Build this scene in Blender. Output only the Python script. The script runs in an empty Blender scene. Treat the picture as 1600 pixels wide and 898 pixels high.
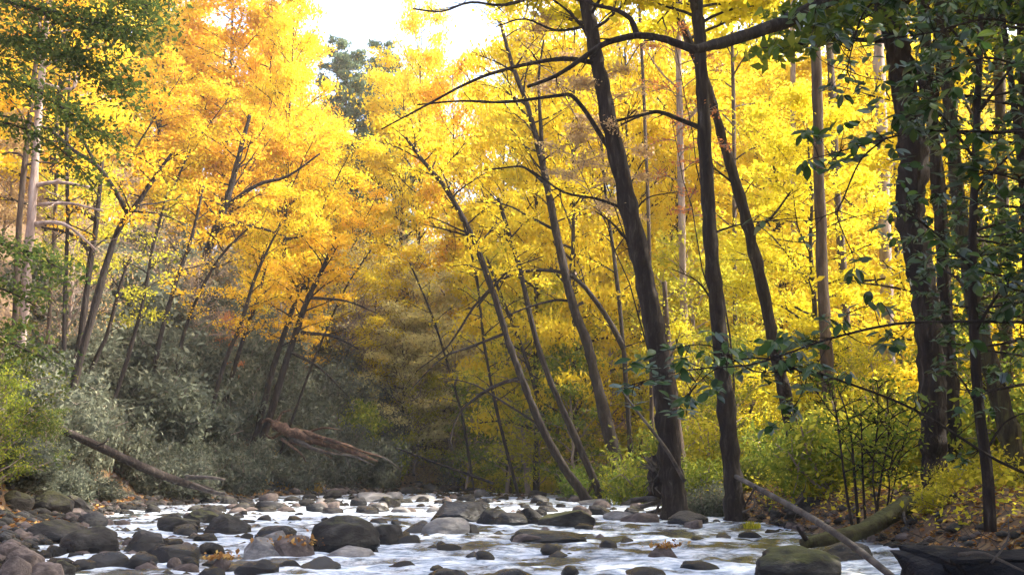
import bpy, math, random
import numpy as np
from mathutils import Vector, noise as mnoise
C = bpy.context.scene
R = math.radians
rng = np.random.default_rng(11)
random.seed(11)

# ------------------------------------------------------------------ camera, sky, sun, exposure
F, PITCH, CAMZ = 1800.0, math.atan(291/1800), 1.6      # focal length in photo pixels (1600 wide)
cam = bpy.data.objects.new('camera', bpy.data.cameras.new('camera'))
C.collection.objects.link(cam); C.camera = cam
cam.location = (0, 0, CAMZ); cam.rotation_euler = (R(90)+PITCH, 0, 0)
cam.data.sensor_width = 36; cam.data.lens = 36*F/1600
cam.data.clip_start = .1; cam.data.clip_end = 3000
SUN_AZ, SUN_EL = R(80), R(42)                          # azimuth to the right of the view direction
W = bpy.data.worlds.new('World'); C.world = W; W.use_nodes = True
nt = W.node_tree; bg = nt.nodes['Background']
sky = nt.nodes.new('ShaderNodeTexSky'); sky.sky_type = 'NISHITA'; sky.sun_disc = False
sky.sun_elevation = SUN_EL; sky.sun_rotation = SUN_AZ
sky.air_density = .9; sky.dust_density = 5.0; sky.ozone_density = .5
nt.links.new(sky.outputs[0], bg.inputs[0]); bg.inputs[1].default_value = .15
sl = bpy.data.lights.new('sun', 'SUN'); sl.energy = 2.5; sl.angle = R(.5); sl.color = (1, .93, .80)
so = bpy.data.objects.new('sun', sl); C.collection.objects.link(so)
sd = Vector((math.sin(SUN_AZ)*math.cos(SUN_EL), math.cos(SUN_AZ)*math.cos(SUN_EL), math.sin(SUN_EL)))
so.rotation_euler = sd.to_track_quat('Z', 'Y').to_euler()
vs = C.view_settings; vs.view_transform = 'Standard'; vs.look = 'None'; vs.gamma = 1; vs.exposure = 2.32
cy = C.cycles
cy.max_bounces = 5; cy.volume_bounces = 1; cy.diffuse_bounces = 3; cy.glossy_bounces = 2; cy.transmission_bounces = 3
cy.transparent_max_bounces = 4; cy.use_denoising = True
cy.caustics_reflective = False; cy.caustics_refractive = False; cy.sample_clamp_indirect = 8

# ------------------------------------------------------------------ helpers
def ray(px, py):
    u, v = (px-800)/F, (449-py)/F
    c, s = math.cos(PITCH), math.sin(PITCH)
    return np.array([u, c-v*s, s+v*c])
def P(px, py, Y):
    d = ray(px, py); t = Y/d[1]
    return np.array([0, 0, CAMZ]) + d*t
def dist0(py, z=0.0):                                   # Y of the point on level z seen at row py
    d = ray(800, py); return (z-CAMZ)/d[2]*d[1]
def mpp(Y): return Y/F*1.01                             # metres per photo pixel
def lerp(a, b, t): return a+(b-a)*t
def sstep(a, b, x):
    t = np.clip((np.asarray(x, float)-a)/(b-a), 0, 1); return t*t*(3-2*t)
def unit(v): return v/np.maximum(np.linalg.norm(v, axis=-1, keepdims=True), 1e-9)

class MB:
    def __init__(s): s.v = []; s.f = []; s.n = 0; s.m = []
    def add(s, V, Fc, mi=0):
        V = np.asarray(V, float); Fc = np.asarray(Fc, np.int64)
        s.v.append(V); s.f.append(Fc+s.n); s.m.append(np.full(len(Fc), mi)); s.n += len(V)
    def tube(s, pts, rad, n=6, cap=True, mi=0, wob=0.0, ridge=0.0):
        p = np.asarray(pts, float); r = np.broadcast_to(np.asarray(rad, float), (len(p),))
        t = np.gradient(p, axis=0); t = unit(t)
        ref = np.array([0, 1.0, 0]) if abs(t[:, 1]).mean() < .8 else np.array([1.0, 0, 0])
        a = unit(np.cross(t, ref)); b = np.cross(t, a)
        th = np.linspace(0, 2*np.pi, n, endpoint=False)
        rr = r[:, None]*(1+wob*rng.normal(size=(len(p), n))) if wob else r[:, None]*np.ones((1, n))
        if ridge: rr = rr*(1+ridge*(rng.normal(size=(1, n))+.8*rng.normal(size=(max(2, len(p)//4), n))[np.minimum(np.arange(len(p))//4, max(2, len(p)//4)-1)]))
        V = p[:, None]+rr[..., None]*(a[:, None]*np.cos(th)[None, :, None]+b[:, None]*np.sin(th)[None, :, None])
        V = V.reshape(-1, 3)
        i = np.arange(len(p)-1)[:, None]*n; j = np.arange(n)[None]; k = (j+1) % n
        Q = np.stack([i+j, i+k, i+n+k, i+n+j], -1).reshape(-1, 4)
        s.add(V, Q, mi)
        if cap:
            for base, c in ((0, p[0]), ((len(p)-1)*n, p[-1])):
                off = s.n-len(V) if base == 0 else None
            m = len(V); s0 = s.n-m
            V2 = np.array([p[0], p[-1]]); 
            s.v.append(V2); s.n += 2; a0, a1 = s.n-2, s.n-1
            T = [[s0+(q+1) % n, s0+q, a0, a0] for q in range(n)]+[[s0+m-n+q, s0+m-n+(q+1) % n, a1, a1] for q in range(n)]
            s.f.append(np.array(T)); s.m.append(np.full(len(T), mi))
    def leaves(s, c, size, mi=0, up=.6, asp=.55, dirs=None):
        N = len(c)
        if N == 0: return
        n = unit(rng.normal(size=(N, 3))+np.array([0, 0, up]))
        a = unit(np.cross(n, rng.normal(size=(N, 3)))) if dirs is None else unit(dirs+.25*rng.normal(size=(N, 3)))
        b = unit(np.cross(n, a)); n = np.cross(a, b)
        L = (size*(.5+rng.random(N)**1.6*1.1))[:, None]
        V = np.stack([c-a*L*.5, c+b*L*asp*.5-a*L*.05+n*L*.10, c+a*L*.5-n*L*.06, c-b*L*asp*.5-a*L*.05+n*L*.10], 1).reshape(-1, 3)
        s.add(V, np.arange(N*4).reshape(N, 4), mi)
    def mesh(s, name, mats, smooth=False):
        V = np.concatenate(s.v); Fc = np.concatenate(s.f); M = np.concatenate(s.m)
        tri = Fc[:, 2] == Fc[:, 3]
        cnt = np.where(tri, 3, 4)
        mask = np.ones_like(Fc, bool); mask[:, 3] = ~tri
        loops = Fc[mask]
        me = bpy.data.meshes.new(name)
        me.vertices.add(len(V)); me.vertices.foreach_set('co', V.astype(np.float32).ravel())
        me.loops.add(len(loops)); me.loops.foreach_set('vertex_index', loops.astype(np.int32))
        me.polygons.add(len(Fc))
        st = np.concatenate([[0], np.cumsum(cnt)[:-1]])
        me.polygons.foreach_set('loop_start', st.astype(np.int32))
        me.polygons.foreach_set('material_index', M.astype(np.int32))
        if smooth: me.polygons.foreach_set('use_smooth', np.ones(len(Fc), bool))
        for m in (mats if isinstance(mats, (list, tuple)) else [mats]): me.materials.append(m)
        me.update(calc_edges=True); me.validate()
        return me
    def build(s, name, mats, parent=None, loc=None, smooth=False):
        if parent is not None and loc is None: loc = np.array(parent.location)
        if loc is not None:
            s.v = [v-np.asarray(loc) for v in s.v]
        me = s.mesh(name, mats, smooth)
        return link(name, me, parent, None if parent is not None else loc)
def link(name, me, parent=None, loc=None, rot=None, scale=None):
    o = bpy.data.objects.new(name, me); C.collection.objects.link(o)
    if parent is not None: o.parent = parent
    if loc is not None: o.location = tuple(loc)
    if rot is not None: o.rotation_euler = tuple(rot)
    if scale is not None: o.scale = tuple(scale)
    return o
def tag(o, label=None, cat=None, group=None, kind=None):
    if label: o['label'] = label
    if cat: o['category'] = cat
    if group: o['group'] = group
    if kind: o['kind'] = kind
    return o
def thing(name, label, cat, loc=(0, 0, 0), group=None):
    o = bpy.data.objects.new(name, None); C.collection.objects.link(o)
    o.empty_display_size = .3; o.location = tuple(loc)
    return tag(o, label, cat, group)
def copy_tree(src, loc=None, rotz=0, scale=None, mat=None):
    c = src.copy(); C.collection.objects.link(c)
    if loc is not None: c.location = tuple(loc)
    c.rotation_euler = (0, 0, rotz)
    if scale is not None: c.scale = tuple(scale)
    for ch in src.children:
        k = ch.copy(); C.collection.objects.link(k); k.parent = c
        if mat and ch.name.split('.')[0] == 'crown':
            k.material_slots[0].link = 'OBJECT'; k.material_slots[0].material = mat
    return c

# ------------------------------------------------------------------ materials
def newmat(name):
    m = bpy.data.materials.new(name); m.use_nodes = True
    n = m.node_tree.nodes; n.clear()
    return m, n, m.node_tree.links
def ramp(n, stops, interp='LINEAR'):
    r = n.new('ShaderNodeValToRGB'); e = r.color_ramp; e.interpolation = interp
    e.elements[0].position = stops[0][0]; e.elements[0].color = (*stops[0][1], 1)
    e.elements[1].position = stops[1][0]; e.elements[1].color = (*stops[1][1], 1)
    for p, c in stops[2:]:
        x = e.elements.new(p); x.color = (*c, 1)
    return r
def leafmat(name, cols, trans=.5, gloss=.0, rough=.35, objvar=.25):
    m, n, l = newmat(name)
    g = n.new('ShaderNodeNewGeometry'); oi = n.new('ShaderNodeObjectInfo')
    ad = n.new('ShaderNodeMath'); ad.operation = 'MULTIPLY_ADD'; ad.inputs[1].default_value = 1-objvar
    mu = n.new('ShaderNodeMath'); mu.operation = 'MULTIPLY'; mu.inputs[1].default_value = objvar
    l.new(oi.outputs['Random'], mu.inputs[0]); l.new(g.outputs['Random Per Island'], ad.inputs[0]); l.new(mu.outputs[0], ad.inputs[2])
    k = len(cols)
    r = ramp(n, [(i/(k-1), c) for i, c in enumerate(cols)])
    l.new(ad.outputs[0], r.inputs[0])
    d = n.new('ShaderNodeBsdfDiffuse'); t = n.new('ShaderNodeBsdfTranslucent')
    l.new(r.outputs[0], d.inputs[0]); l.new(r.outputs[0], t.inputs[0])
    mx = n.new('ShaderNodeMixShader'); mx.inputs[0].default_value = trans
    l.new(d.outputs[0], mx.inputs[1]); l.new(t.outputs[0], mx.inputs[2])
    out = n.new('ShaderNodeOutputMaterial'); last = mx
    if gloss:
        gl = n.new('ShaderNodeBsdfGlossy'); gl.inputs['Roughness'].default_value = rough
        gl.inputs['Color'].default_value = (.9, .95, 1, 1)
        fr = n.new('ShaderNodeFresnel'); fr.inputs[0].default_value = 1.45
        fm = n.new('ShaderNodeMath'); fm.operation = 'MULTIPLY'; fm.inputs[1].default_value = gloss
        l.new(fr.outputs[0], fm.inputs[0])
        m2 = n.new('ShaderNodeMixShader'); l.new(fm.outputs[0], m2.inputs[0])
        l.new(mx.outputs[0], m2.inputs[1]); l.new(gl.outputs[0], m2.inputs[2]); last = m2
    l.new(last.outputs[0], out.inputs[0])
    return m
def surf(name, stops, scale=3.0, rough=.9, bump=.5, detail=8, stretch=(1, 1, 1), moss=None, spec=.3, distort=.3, bscale=None, bdist=.05, wet=None):
    m, n, l = newmat(name)
    tc = n.new('ShaderNodeTexCoord'); mp = n.new('ShaderNodeMapping'); mp.inputs['Scale'].default_value = stretch
    oi = n.new('ShaderNodeObjectInfo')
    l.new(tc.outputs['Object'], mp.inputs[0])
    add = n.new('ShaderNodeVectorMath'); add.operation = 'ADD'
    sc = n.new('ShaderNodeVectorMath'); sc.operation = 'SCALE'; sc.inputs['Scale'].default_value = 37.0
    cb = n.new('ShaderNodeCombineXYZ'); l.new(oi.outputs['Random'], cb.inputs[0]); l.new(oi.outputs['Random'], cb.inputs[1])
    l.new(cb.outputs[0], sc.inputs[0]); l.new(mp.outputs[0], add.inputs[0]); l.new(sc.outputs[0], add.inputs[1])
    nz = n.new('ShaderNodeTexNoise'); nz.inputs['Scale'].default_value = scale; nz.inputs['Detail'].default_value = detail
    nz.inputs['Roughness'].default_value = .65; nz.inputs['Distortion'].default_value = distort
    l.new(add.outputs[0], nz.inputs['Vector'])
    r = ramp(n, stops); l.new(nz.outputs['Fac'], r.inputs[0])
    col = r.outputs[0]
    b2 = n.new('ShaderNodeTexNoise'); b2.inputs['Scale'].default_value = bscale or scale*4; b2.inputs['Detail'].default_value = 6
    b2.inputs['Roughness'].default_value = .7
    l.new(add.outputs[0], b2.inputs['Vector'])
    if moss:
        mcol, thr, soft = moss
        g = n.new('ShaderNodeNewGeometry'); sx = n.new('ShaderNodeSeparateXYZ'); l.new(g.outputs['Normal'], sx.inputs[0])
        ma = n.new('ShaderNodeMath'); ma.operation = 'MULTIPLY_ADD'; ma.inputs[1].default_value = 1.3
        l.new(b2.outputs['Fac'], ma.inputs[0]); l.new(sx.outputs['Z'], ma.inputs[2])
        mr = n.new('ShaderNodeMapRange'); mr.inputs['From Min'].default_value = thr; mr.inputs['From Max'].default_value = thr+soft
        l.new(ma.outputs[0], mr.inputs['Value'])
        mx = n.new('ShaderNodeMixRGB'); l.new(mr.outputs[0], mx.inputs[0]); l.new(col, mx.inputs[1]); mx.inputs[2].default_value = (*mcol, 1)
        col = mx.outputs[0]
    p = n.new('ShaderNodeBsdfPrincipled'); p.inputs['Roughness'].default_value = rough
    p.inputs['Specular IOR Level'].default_value = spec
    if wet:                                                # a wet band just above the river level
        g2 = n.new('ShaderNodeNewGeometry'); s2 = n.new('ShaderNodeSeparateXYZ'); l.new(g2.outputs['Position'], s2.inputs[0])
        w2 = n.new('ShaderNodeMapRange'); w2.inputs['From Min'].default_value = wet; w2.inputs['From Max'].default_value = wet+.18
        w2.inputs['To Min'].default_value = 0; w2.inputs['To Max'].default_value = 1
        sm = n.new('ShaderNodeMath'); sm.operation = 'MULTIPLY_ADD'; sm.inputs[1].default_value = -.25
        l.new(b2.outputs['Fac'], sm.inputs[0]); l.new(s2.outputs['Z'], sm.inputs[2]); l.new(sm.outputs[0], w2.inputs['Value'])
        dk = n.new('ShaderNodeMixRGB'); dk.blend_type = 'MULTIPLY'; dk.inputs[0].default_value = 1
        gr = ramp(n, [(0, (.28, .27, .27)), (1, (1, 1, 1))]); l.new(w2.outputs[0], gr.inputs[0])
        l.new(col, dk.inputs[1]); l.new(gr.outputs[0], dk.inputs[2]); col = dk.outputs[0]
        rr = n.new('ShaderNodeMapRange'); rr.inputs['To Min'].default_value = .22; rr.inputs['To Max'].default_value = rough
        l.new(w2.outputs[0], rr.inputs['Value']); l.new(rr.outputs[0], p.inputs['Roughness'])
    l.new(col, p.inputs['Base Color'])
    if bump:
        bp = n.new('ShaderNodeBump'); bp.inputs['Strength'].default_value = bump; bp.inputs['Distance'].default_value = bdist
        l.new(b2.outputs['Fac'], bp.inputs['Height']); l.new(bp.outputs[0], p.inputs['Normal'])
    out = n.new('ShaderNodeOutputMaterial'); l.new(p.outputs[0], out.inputs[0])
    return m

M = {}
M['yellow'] = leafmat('yellow_leaf', [(.72, .50, .03), (.80, .60, .035), (.84, .67, .05), (.66, .60, .06)], .6)
M['gold'] = leafmat('golden_leaf', [(.62, .31, .03), (.78, .45, .03), (.84, .54, .035), (.80, .62, .06)], .6)
M['orange'] = leafmat('orange_leaf', [(.56, .23, .04), (.72, .36, .04), (.80, .46, .05), (.74, .52, .08)], .55)
M['lime'] = leafmat('yellow_green_leaf', [(.22, .26, .03), (.45, .42, .04), (.62, .55, .05), (.75, .60, .07)], .55)
M['green'] = leafmat('green_leaf', [(.07, .12, .025), (.11, .17, .03), (.19, .25, .035), (.42, .40, .05)], .55)
M['dkgreen'] = leafmat('dark_evergreen_leaf', [(.020, .050, .020), (.035, .080, .030), (.05, .105, .035), (.09, .13, .05)], .3, .4, .45)
M['rhodo'] = leafmat('greygreen_leaf', [(.085, .098, .070), (.13, .145, .105), (.18, .195, .14), (.25, .25, .17)], .35)
M['tan'] = leafmat('tan_dry_leaf', [(.34, .20, .11), (.48, .32, .17), (.58, .44, .24), (.62, .42, .12)], .5)
M['canopy'] = leafmat('dull_green_leaf', [(.05, .085, .025), (.075, .115, .03), (.12, .15, .035), (.34, .30, .05)], .48)
M['conifer'] = leafmat('blue_green_needles', [(.07, .11, .07), (.11, .16, .09), (.17, .22, .11)], .35)
M['lemon'] = leafmat('lemon_leaf', [(.58, .50, .035), (.70, .60, .035), (.78, .66, .04), (.66, .60, .05)], .6)
M['pale'] = leafmat('pale_gold_leaf', [(.50, .42, .20), (.62, .54, .24), (.74, .64, .26), (.60, .58, .26)], .58)
M['olive'] = leafmat('olive_green_leaf', [(.10, .15, .03), (.18, .24, .04), (.34, .37, .05), (.60, .55, .08)], .55)
M['pink'] = leafmat('rusty_leaf', [(.50, .16, .06), (.60, .25, .10), (.66, .32, .14)], .5)
M['bark'] = surf('dark_bark', [(.30, (.010, .007, .0065)), (.52, (.030, .022, .019)), (.64, (.060, .047, .040)), (.78, (.22, .19, .17))], 1.1, .95, 1.0, stretch=(5, 5, .9), bscale=3.2, bdist=.12, distort=.8)
M['barkmoss'] = surf('mossy_bark', [(.3, (.02, .016, .011)), (.52, (.055, .045, .027)), (.7, (.12, .12, .045))], 1.0, .95, 1.0, stretch=(5, 5, .9), bscale=3.2, bdist=.12, distort=.8)
M['barkpale'] = surf('pale_bark', [(.3, (.12, .08, .065)), (.5, (.27, .20, .17)), (.68, (.42, .34, .30))], .8, .9, .7, stretch=(4, 4, .8), bscale=3, bdist=.08)
M['barktan'] = surf('tan_bark', [(.3, (.025, .016, .012)), (.5, (.06, .041, .03)), (.7, (.13, .095, .07))], .8, .9, .7, stretch=(4, 4, .8), bscale=3, bdist=.08)
M['twig'] = surf('grey_twig_bark', [(.3, (.16, .12, .10)), (.7, (.34, .27, .235))], 3, .9, 0)
M['deadwood'] = surf('weathered_wood', [(.3, (.03, .024, .021)), (.5, (.085, .07, .06)), (.66, (.16, .14, .12)), (.8, (.30, .27, .24))], 2.4, .85, 1, stretch=(1, 1, 1), bscale=14)
M['redwood'] = surf('splintered_red_wood', [(.3, (.025, .014, .010)), (.5, (.085, .045, .028)), (.68, (.25, .15, .095))], 3, .8, .6, bscale=14)
M['mosslog'] = surf('moss_covered_bark', [(.3, (.035, .028, .018)), (.5, (.055, .05, .024)), (.7, (.12, .12, .04))], 3.0, .95, 1.0, bscale=6, bdist=.12, moss=((.10, .10, .035), 1.25, .5))
ROCKST = [(.3, (.014, .013, .012)), (.48, (.032, .029, .026)), (.62, (.07, .064, .056)), (.76, (.15, .14, .12))]
M['rock'] = surf('dark_river_rock', ROCKST, 2.6, .85, 1.0, moss=((.07, .07, .025), 1.5, .35), bscale=6, bdist=.10, wet=.02)
M['rockdark'] = surf('wet_black_rock', [(.3, (.010, .010, .011)), (.55, (.026, .025, .025)), (.75, (.065, .06, .058))], 2.4, .55, 1.0, bdist=.10, bscale=6, wet=.05, spec=.5)
M['rockpale'] = surf('pale_river_rock', [(.3, (.10, .093, .088)), (.52, (.21, .198, .188)), (.72, (.38, .36, .34))], 2.6, .85, 1.0, bdist=.08, bscale=6, wet=.0)
M['rockmoss'] = surf('mossy_river_rock', ROCKST, 2.4, .9, 1.0, moss=((.09, .09, .03), 1.25, .4), bscale=5, bdist=.10, wet=.0)
M['rocktan'] = surf('brown_river_stone', [(.3, (.05, .038, .034)), (.5, (.11, .085, .075)), (.75, (.25, .20, .175))], 2.6, .8, 1.0, bdist=.08, bscale=6, wet=.0)
M['grass'] = leafmat('dry_grass', [(.45, .28, .06), (.62, .42, .10), (.70, .50, .12)], .4)
M['litter'] = leafmat('fallen_leaf', [(.16, .07, .03), (.32, .15, .05), (.50, .30, .10), (.62, .45, .14)], .15)

# terrain: leaf litter
def terrain_mat():
    m, n, l = newmat('leaf_litter_ground')
    tc = n.new('ShaderNodeTexCoord')
    a = n.new('ShaderNodeTexNoise'); a.inputs['Scale'].default_value = .12; a.inputs['Detail'].default_value = 8
    b = n.new('ShaderNodeTexVoronoi'); b.inputs['Scale'].default_value = 6
    d = n.new('ShaderNodeTexNoise'); d.inputs['Scale'].default_value = 2.5; d.inputs['Detail'].default_value = 10
    for x in (a, b, d): l.new(tc.outputs['Object'], x.inputs['Vector'])
    s = n.new('ShaderNodeSeparateXYZ'); l.new(b.outputs['Color'], s.inputs[0])
    r1 = ramp(n, [(0, (.05, .03, .02)), (.4, (.13, .07, .035)), (.75, (.24, .13, .05)), (1, (.36, .24, .09))]); l.new(s.outputs[0], r1.inputs[0])
    r2 = ramp(n, [(.35, (.03, .024, .019)), (.6, (.085, .06, .04))]); l.new(d.outputs['Fac'], r2.inputs[0])
    mx = n.new('ShaderNodeMixRGB'); l.new(a.outputs['Fac'], mx.inputs[0]); l.new(r2.outputs[0], mx.inputs[1]); l.new(r1.outputs[0], mx.inputs[2])
    p = n.new('ShaderNodeBsdfPrincipled'); p.inputs['Roughness'].default_value = .95; l.new(mx.outputs[0], p.inputs['Base Color'])
    bp = n.new('ShaderNodeBump'); bp.inputs['Strength'].default_value = .8; bp.inputs['Distance'].default_value = .08
    l.new(d.outputs['Fac'], bp.inputs['Height']); l.new(bp.outputs[0], p.inputs['Normal'])
    o = n.new('ShaderNodeOutputMaterial'); l.new(p.outputs[0], o.inputs[0]); return m
def water_mat():
    m, n, l = newmat('river_water')
    tc = n.new('ShaderNodeTexCoord'); mp = n.new('ShaderNodeMapping'); mp.inputs['Scale'].default_value = (1, .55, 1)
    l.new(tc.outputs['Object'], mp.inputs[0])
    a = n.new('ShaderNodeTexNoise'); a.inputs['Scale'].default_value = 3.2; a.inputs['Detail'].default_value = 7; a.inputs['Roughness'].default_value = .6; a.inputs['Distortion'].default_value = .8
    b = n.new('ShaderNodeTexNoise'); b.inputs['Scale'].default_value = 5; b.inputs['Detail'].default_value = 9; b.inputs['Roughness'].default_value = .78; b.inputs['Distortion'].default_value = 1.2
    l.new(mp.outputs[0], a.inputs['Vector']); l.new(mp.outputs[0], b.inputs['Vector'])
    at = n.new('ShaderNodeAttribute'); at.attribute_name = 'foam_glare'  # foam cover plus painted sky glare on the open water
    ad = n.new('ShaderNodeMath'); ad.operation = 'ADD'; l.new(at.outputs['Fac'], ad.inputs[0]); l.new(b.outputs['Fac'], ad.inputs[1])
    mr = n.new('ShaderNodeMapRange'); mr.inputs['From Min'].default_value = .50; mr.inputs['From Max'].default_value = .90
    mr.inputs['To Max'].default_value = .88
    l.new(ad.outputs[0], mr.inputs['Value'])
    p = n.new('ShaderNodeBsdfPrincipled'); p.inputs['Base Color'].default_value = (.035, .045, .05, 1)
    p.inputs['Roughness'].default_value = .09; p.inputs['IOR'].default_value = 1.333; p.inputs['Specular IOR Level'].default_value = .6
    bp = n.new('ShaderNodeBump'); bp.inputs['Strength'].default_value = .8; bp.inputs['Distance'].default_value = .10
    l.new(a.outputs['Fac'], bp.inputs['Height']); l.new(bp.outputs[0], p.inputs['Normal'])
    f = n.new('ShaderNodeBsdfDiffuse')
    c = n.new('ShaderNodeTexNoise'); c.inputs['Scale'].default_value = 1.6; c.inputs['Detail'].default_value = 10; c.inputs['Roughness'].default_value = .75; c.inputs['Distortion'].default_value = 1.5
    mp2 = n.new('ShaderNodeMapping'); mp2.inputs['Scale'].default_value = (.8, 1.5, 1); l.new(tc.outputs['Object'], mp2.inputs[0]); l.new(mp2.outputs[0], c.inputs['Vector'])
    cr = ramp(n, [(.36, (.16, .20, .26)), (.46, (.42, .49, .58)), (.54, (.74, .80, .87)), (.62, (.90, .92, .95))]); l.new(c.outputs['Fac'], cr.inputs[0]); l.new(cr.outputs[0], f.inputs[0])  # foam tones that also paint white sky reflection and blue-grey ripples
    b3 = n.new('ShaderNodeBump'); b3.inputs['Strength'].default_value = .7; b3.inputs['Distance'].default_value = .06
    l.new(b.outputs['Fac'], b3.inputs['Height']); l.new(b3.outputs[0], f.inputs['Normal'])
    mx = n.new('ShaderNodeMixShader'); l.new(mr.outputs[0], mx.inputs[0]); l.new(p.outputs[0], mx.inputs[1]); l.new(f.outputs[0], mx.inputs[2])
    o = n.new('ShaderNodeOutputMaterial'); l.new(mx.outputs[0], o.inputs[0]); return m

# ------------------------------------------------------------------ the lie of the land
def vnoise(x, y, s, seed=0):
    x = np.asarray(x, float)/s+seed*17.3; y = np.asarray(y, float)/s+seed*5.1
    xi, yi = np.floor(x), np.floor(y); fx, fy = x-xi, y-yi
    fx = fx*fx*(3-2*fx); fy = fy*fy*(3-2*fy)
    h = lambda a, b: np.modf(np.abs(np.sin(a*127.1+b*311.7)*43758.5453))[0]
    return (h(xi, yi)*(1-fx)+h(xi+1, yi)*fx)*(1-fy)+(h(xi, yi+1)*(1-fx)+h(xi+1, yi+1)*fx)*fy-.5
XL = lambda y: np.interp(y, [-30, 0, 20, 32, 45, 60, 80, 98, 106], [-8, -8, -9, -12, -16, -18, -17, -12, -6])
XR = lambda y: np.interp(y, [-30, 0, 20, 30, 40, 50, 70, 90, 106], [7.5, 7.8, 8.2, 8.3, 8.0, 7.2, 7.5, 9, 9])
def ground(x, y):
    x = np.asarray(x, float); y = np.asarray(y, float)
    dl = XL(y)-x; dr = x-XR(y); df = y-106
    hl = .45*sstep(-.6, 2.2, dl)+1.25*np.maximum(0, dl-2.2)-.70*np.maximum(0, dl-14)-.3*np.maximum(0, dl-50)
    hr = .95*sstep(-.3, 2.0, dr)+.035*np.maximum(0, dr)+.36*np.maximum(0, dr-45)
    hf = .6*sstep(0, 3, df)+.42*np.maximum(0, df-4)-.12*np.maximum(0, df-90)-.25*np.maximum(0, df-250)
    h = np.maximum(np.maximum(hl*(dl > -.7), hr*(dr > -.4)), hf*(df > 0))
    h = np.where(h > 40, 40+40*np.tanh((h-40)/60), h)
    land = h > .02
    h = h+(vnoise(x, y, 2.2, 1)*.30+vnoise(x, y, .8, 2)*.14+vnoise(x, y, 9, 3)*.8*np.clip(h/4, 0, 1))*np.clip(h/.6, .15, 1)
    inner = np.minimum(np.minimum(-dl, -dr), -df)
    bed = -.10-.30*sstep(0, 1.5, inner)
    return np.where(land, h, bed+vnoise(x, y, 1.2, 4)*.06)
def gz(x, y): return float(ground(x, y))

def grid_mesh(xs, ys, zf):
    X, Y = np.meshgrid(xs, ys); Z = zf(X, Y)
    V = np.stack([X, Y, Z], -1).reshape(-1, 3); nx, ny = len(xs), len(ys)
    i = np.arange(ny-1)[:, None]*nx+np.arange(nx-1)[None]
    return V, np.stack([i, i+1, i+nx+1, i+nx], -1).reshape(-1, 4)
xs = np.concatenate([np.linspace(-300, -80, 40)[:-1], np.linspace(-80, -30, 51)[:-1], np.linspace(-30, 30, 181)[:-1], np.linspace(30, 80, 51)[:-1], np.linspace(80, 300, 40)])
ys = np.concatenate([np.linspace(-120, 0, 25)[:-1], np.linspace(0, 60, 181)[:-1], np.linspace(60, 130, 120)[:-1], np.linspace(130, 300, 70)[:-1], np.linspace(300, 600, 40)])
mb = MB(); mb.add(*grid_mesh(xs, ys, ground)); tag(mb.build('ground', terrain_mat(), smooth=True), kind='structure')

# ------------------------------------------------------------------ rocks
def rock_mesh(name, seed, sub=3, angular=0.0, flat=.7, rough=.22, mat=None):
    import bmesh
    bm = bmesh.new(); bmesh.ops.create_icosphere(bm, subdivisions=sub, radius=1)
    rs = np.random.default_rng(seed)
    off = Vector(rs.uniform(-50, 50, 3))
    planes = [(Vector(unit(rs.normal(size=3)*np.array([1, 1, .8]))), rs.uniform(.58, .84)) for _ in range(int(8+10*angular) if angular > .05 else 4)]
    for v in bm.verts:
        c = v.co.normalized()
        r = 1+rough*mnoise.noise(c*1.1+off)*1.6+rough*.7*mnoise.noise(c*2.7+off)+rough*.3*mnoise.noise(c*7+off)+rough*.14*mnoise.noise(c*15+off)
        p = c*r
        for nrm, d in planes:
            e = p.dot(nrm)-d
            if e > 0: p = p-nrm*e*(min(.97, .6+.5*angular) if angular > .05 else .4)
        p.z *= flat if p.z > 0 else flat*.8
        v.co = p
    co = np.array([v.co[:] for v in bm.verts]); lo, hi = co.min(0), co.max(0)
    for v in bm.verts:                                   # unit footprint, base a little below zero
        v.co = Vector(((v.co.x-(lo[0]+hi[0])/2)/(hi[0]-lo[0]), (v.co.y-(lo[1]+hi[1])/2)/(hi[1]-lo[1]), (v.co.z-lo[2])/(hi[2]-lo[2])))
    me = bpy.data.meshes.new(name); bm.to_mesh(me); bm.free()
    for p in me.polygons: p.use_smooth = not (angular >= .4 and sub >= 3)
    if mat: me.materials.append(mat)
    return me
def hit(px, py, y0=13, y1=400):
    Y = y0
    while Y < y1:
        p = P(px, py, Y)
        if p[2] <= gz(p[0], p[1]): return Y
        Y += .25
    return y1
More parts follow.
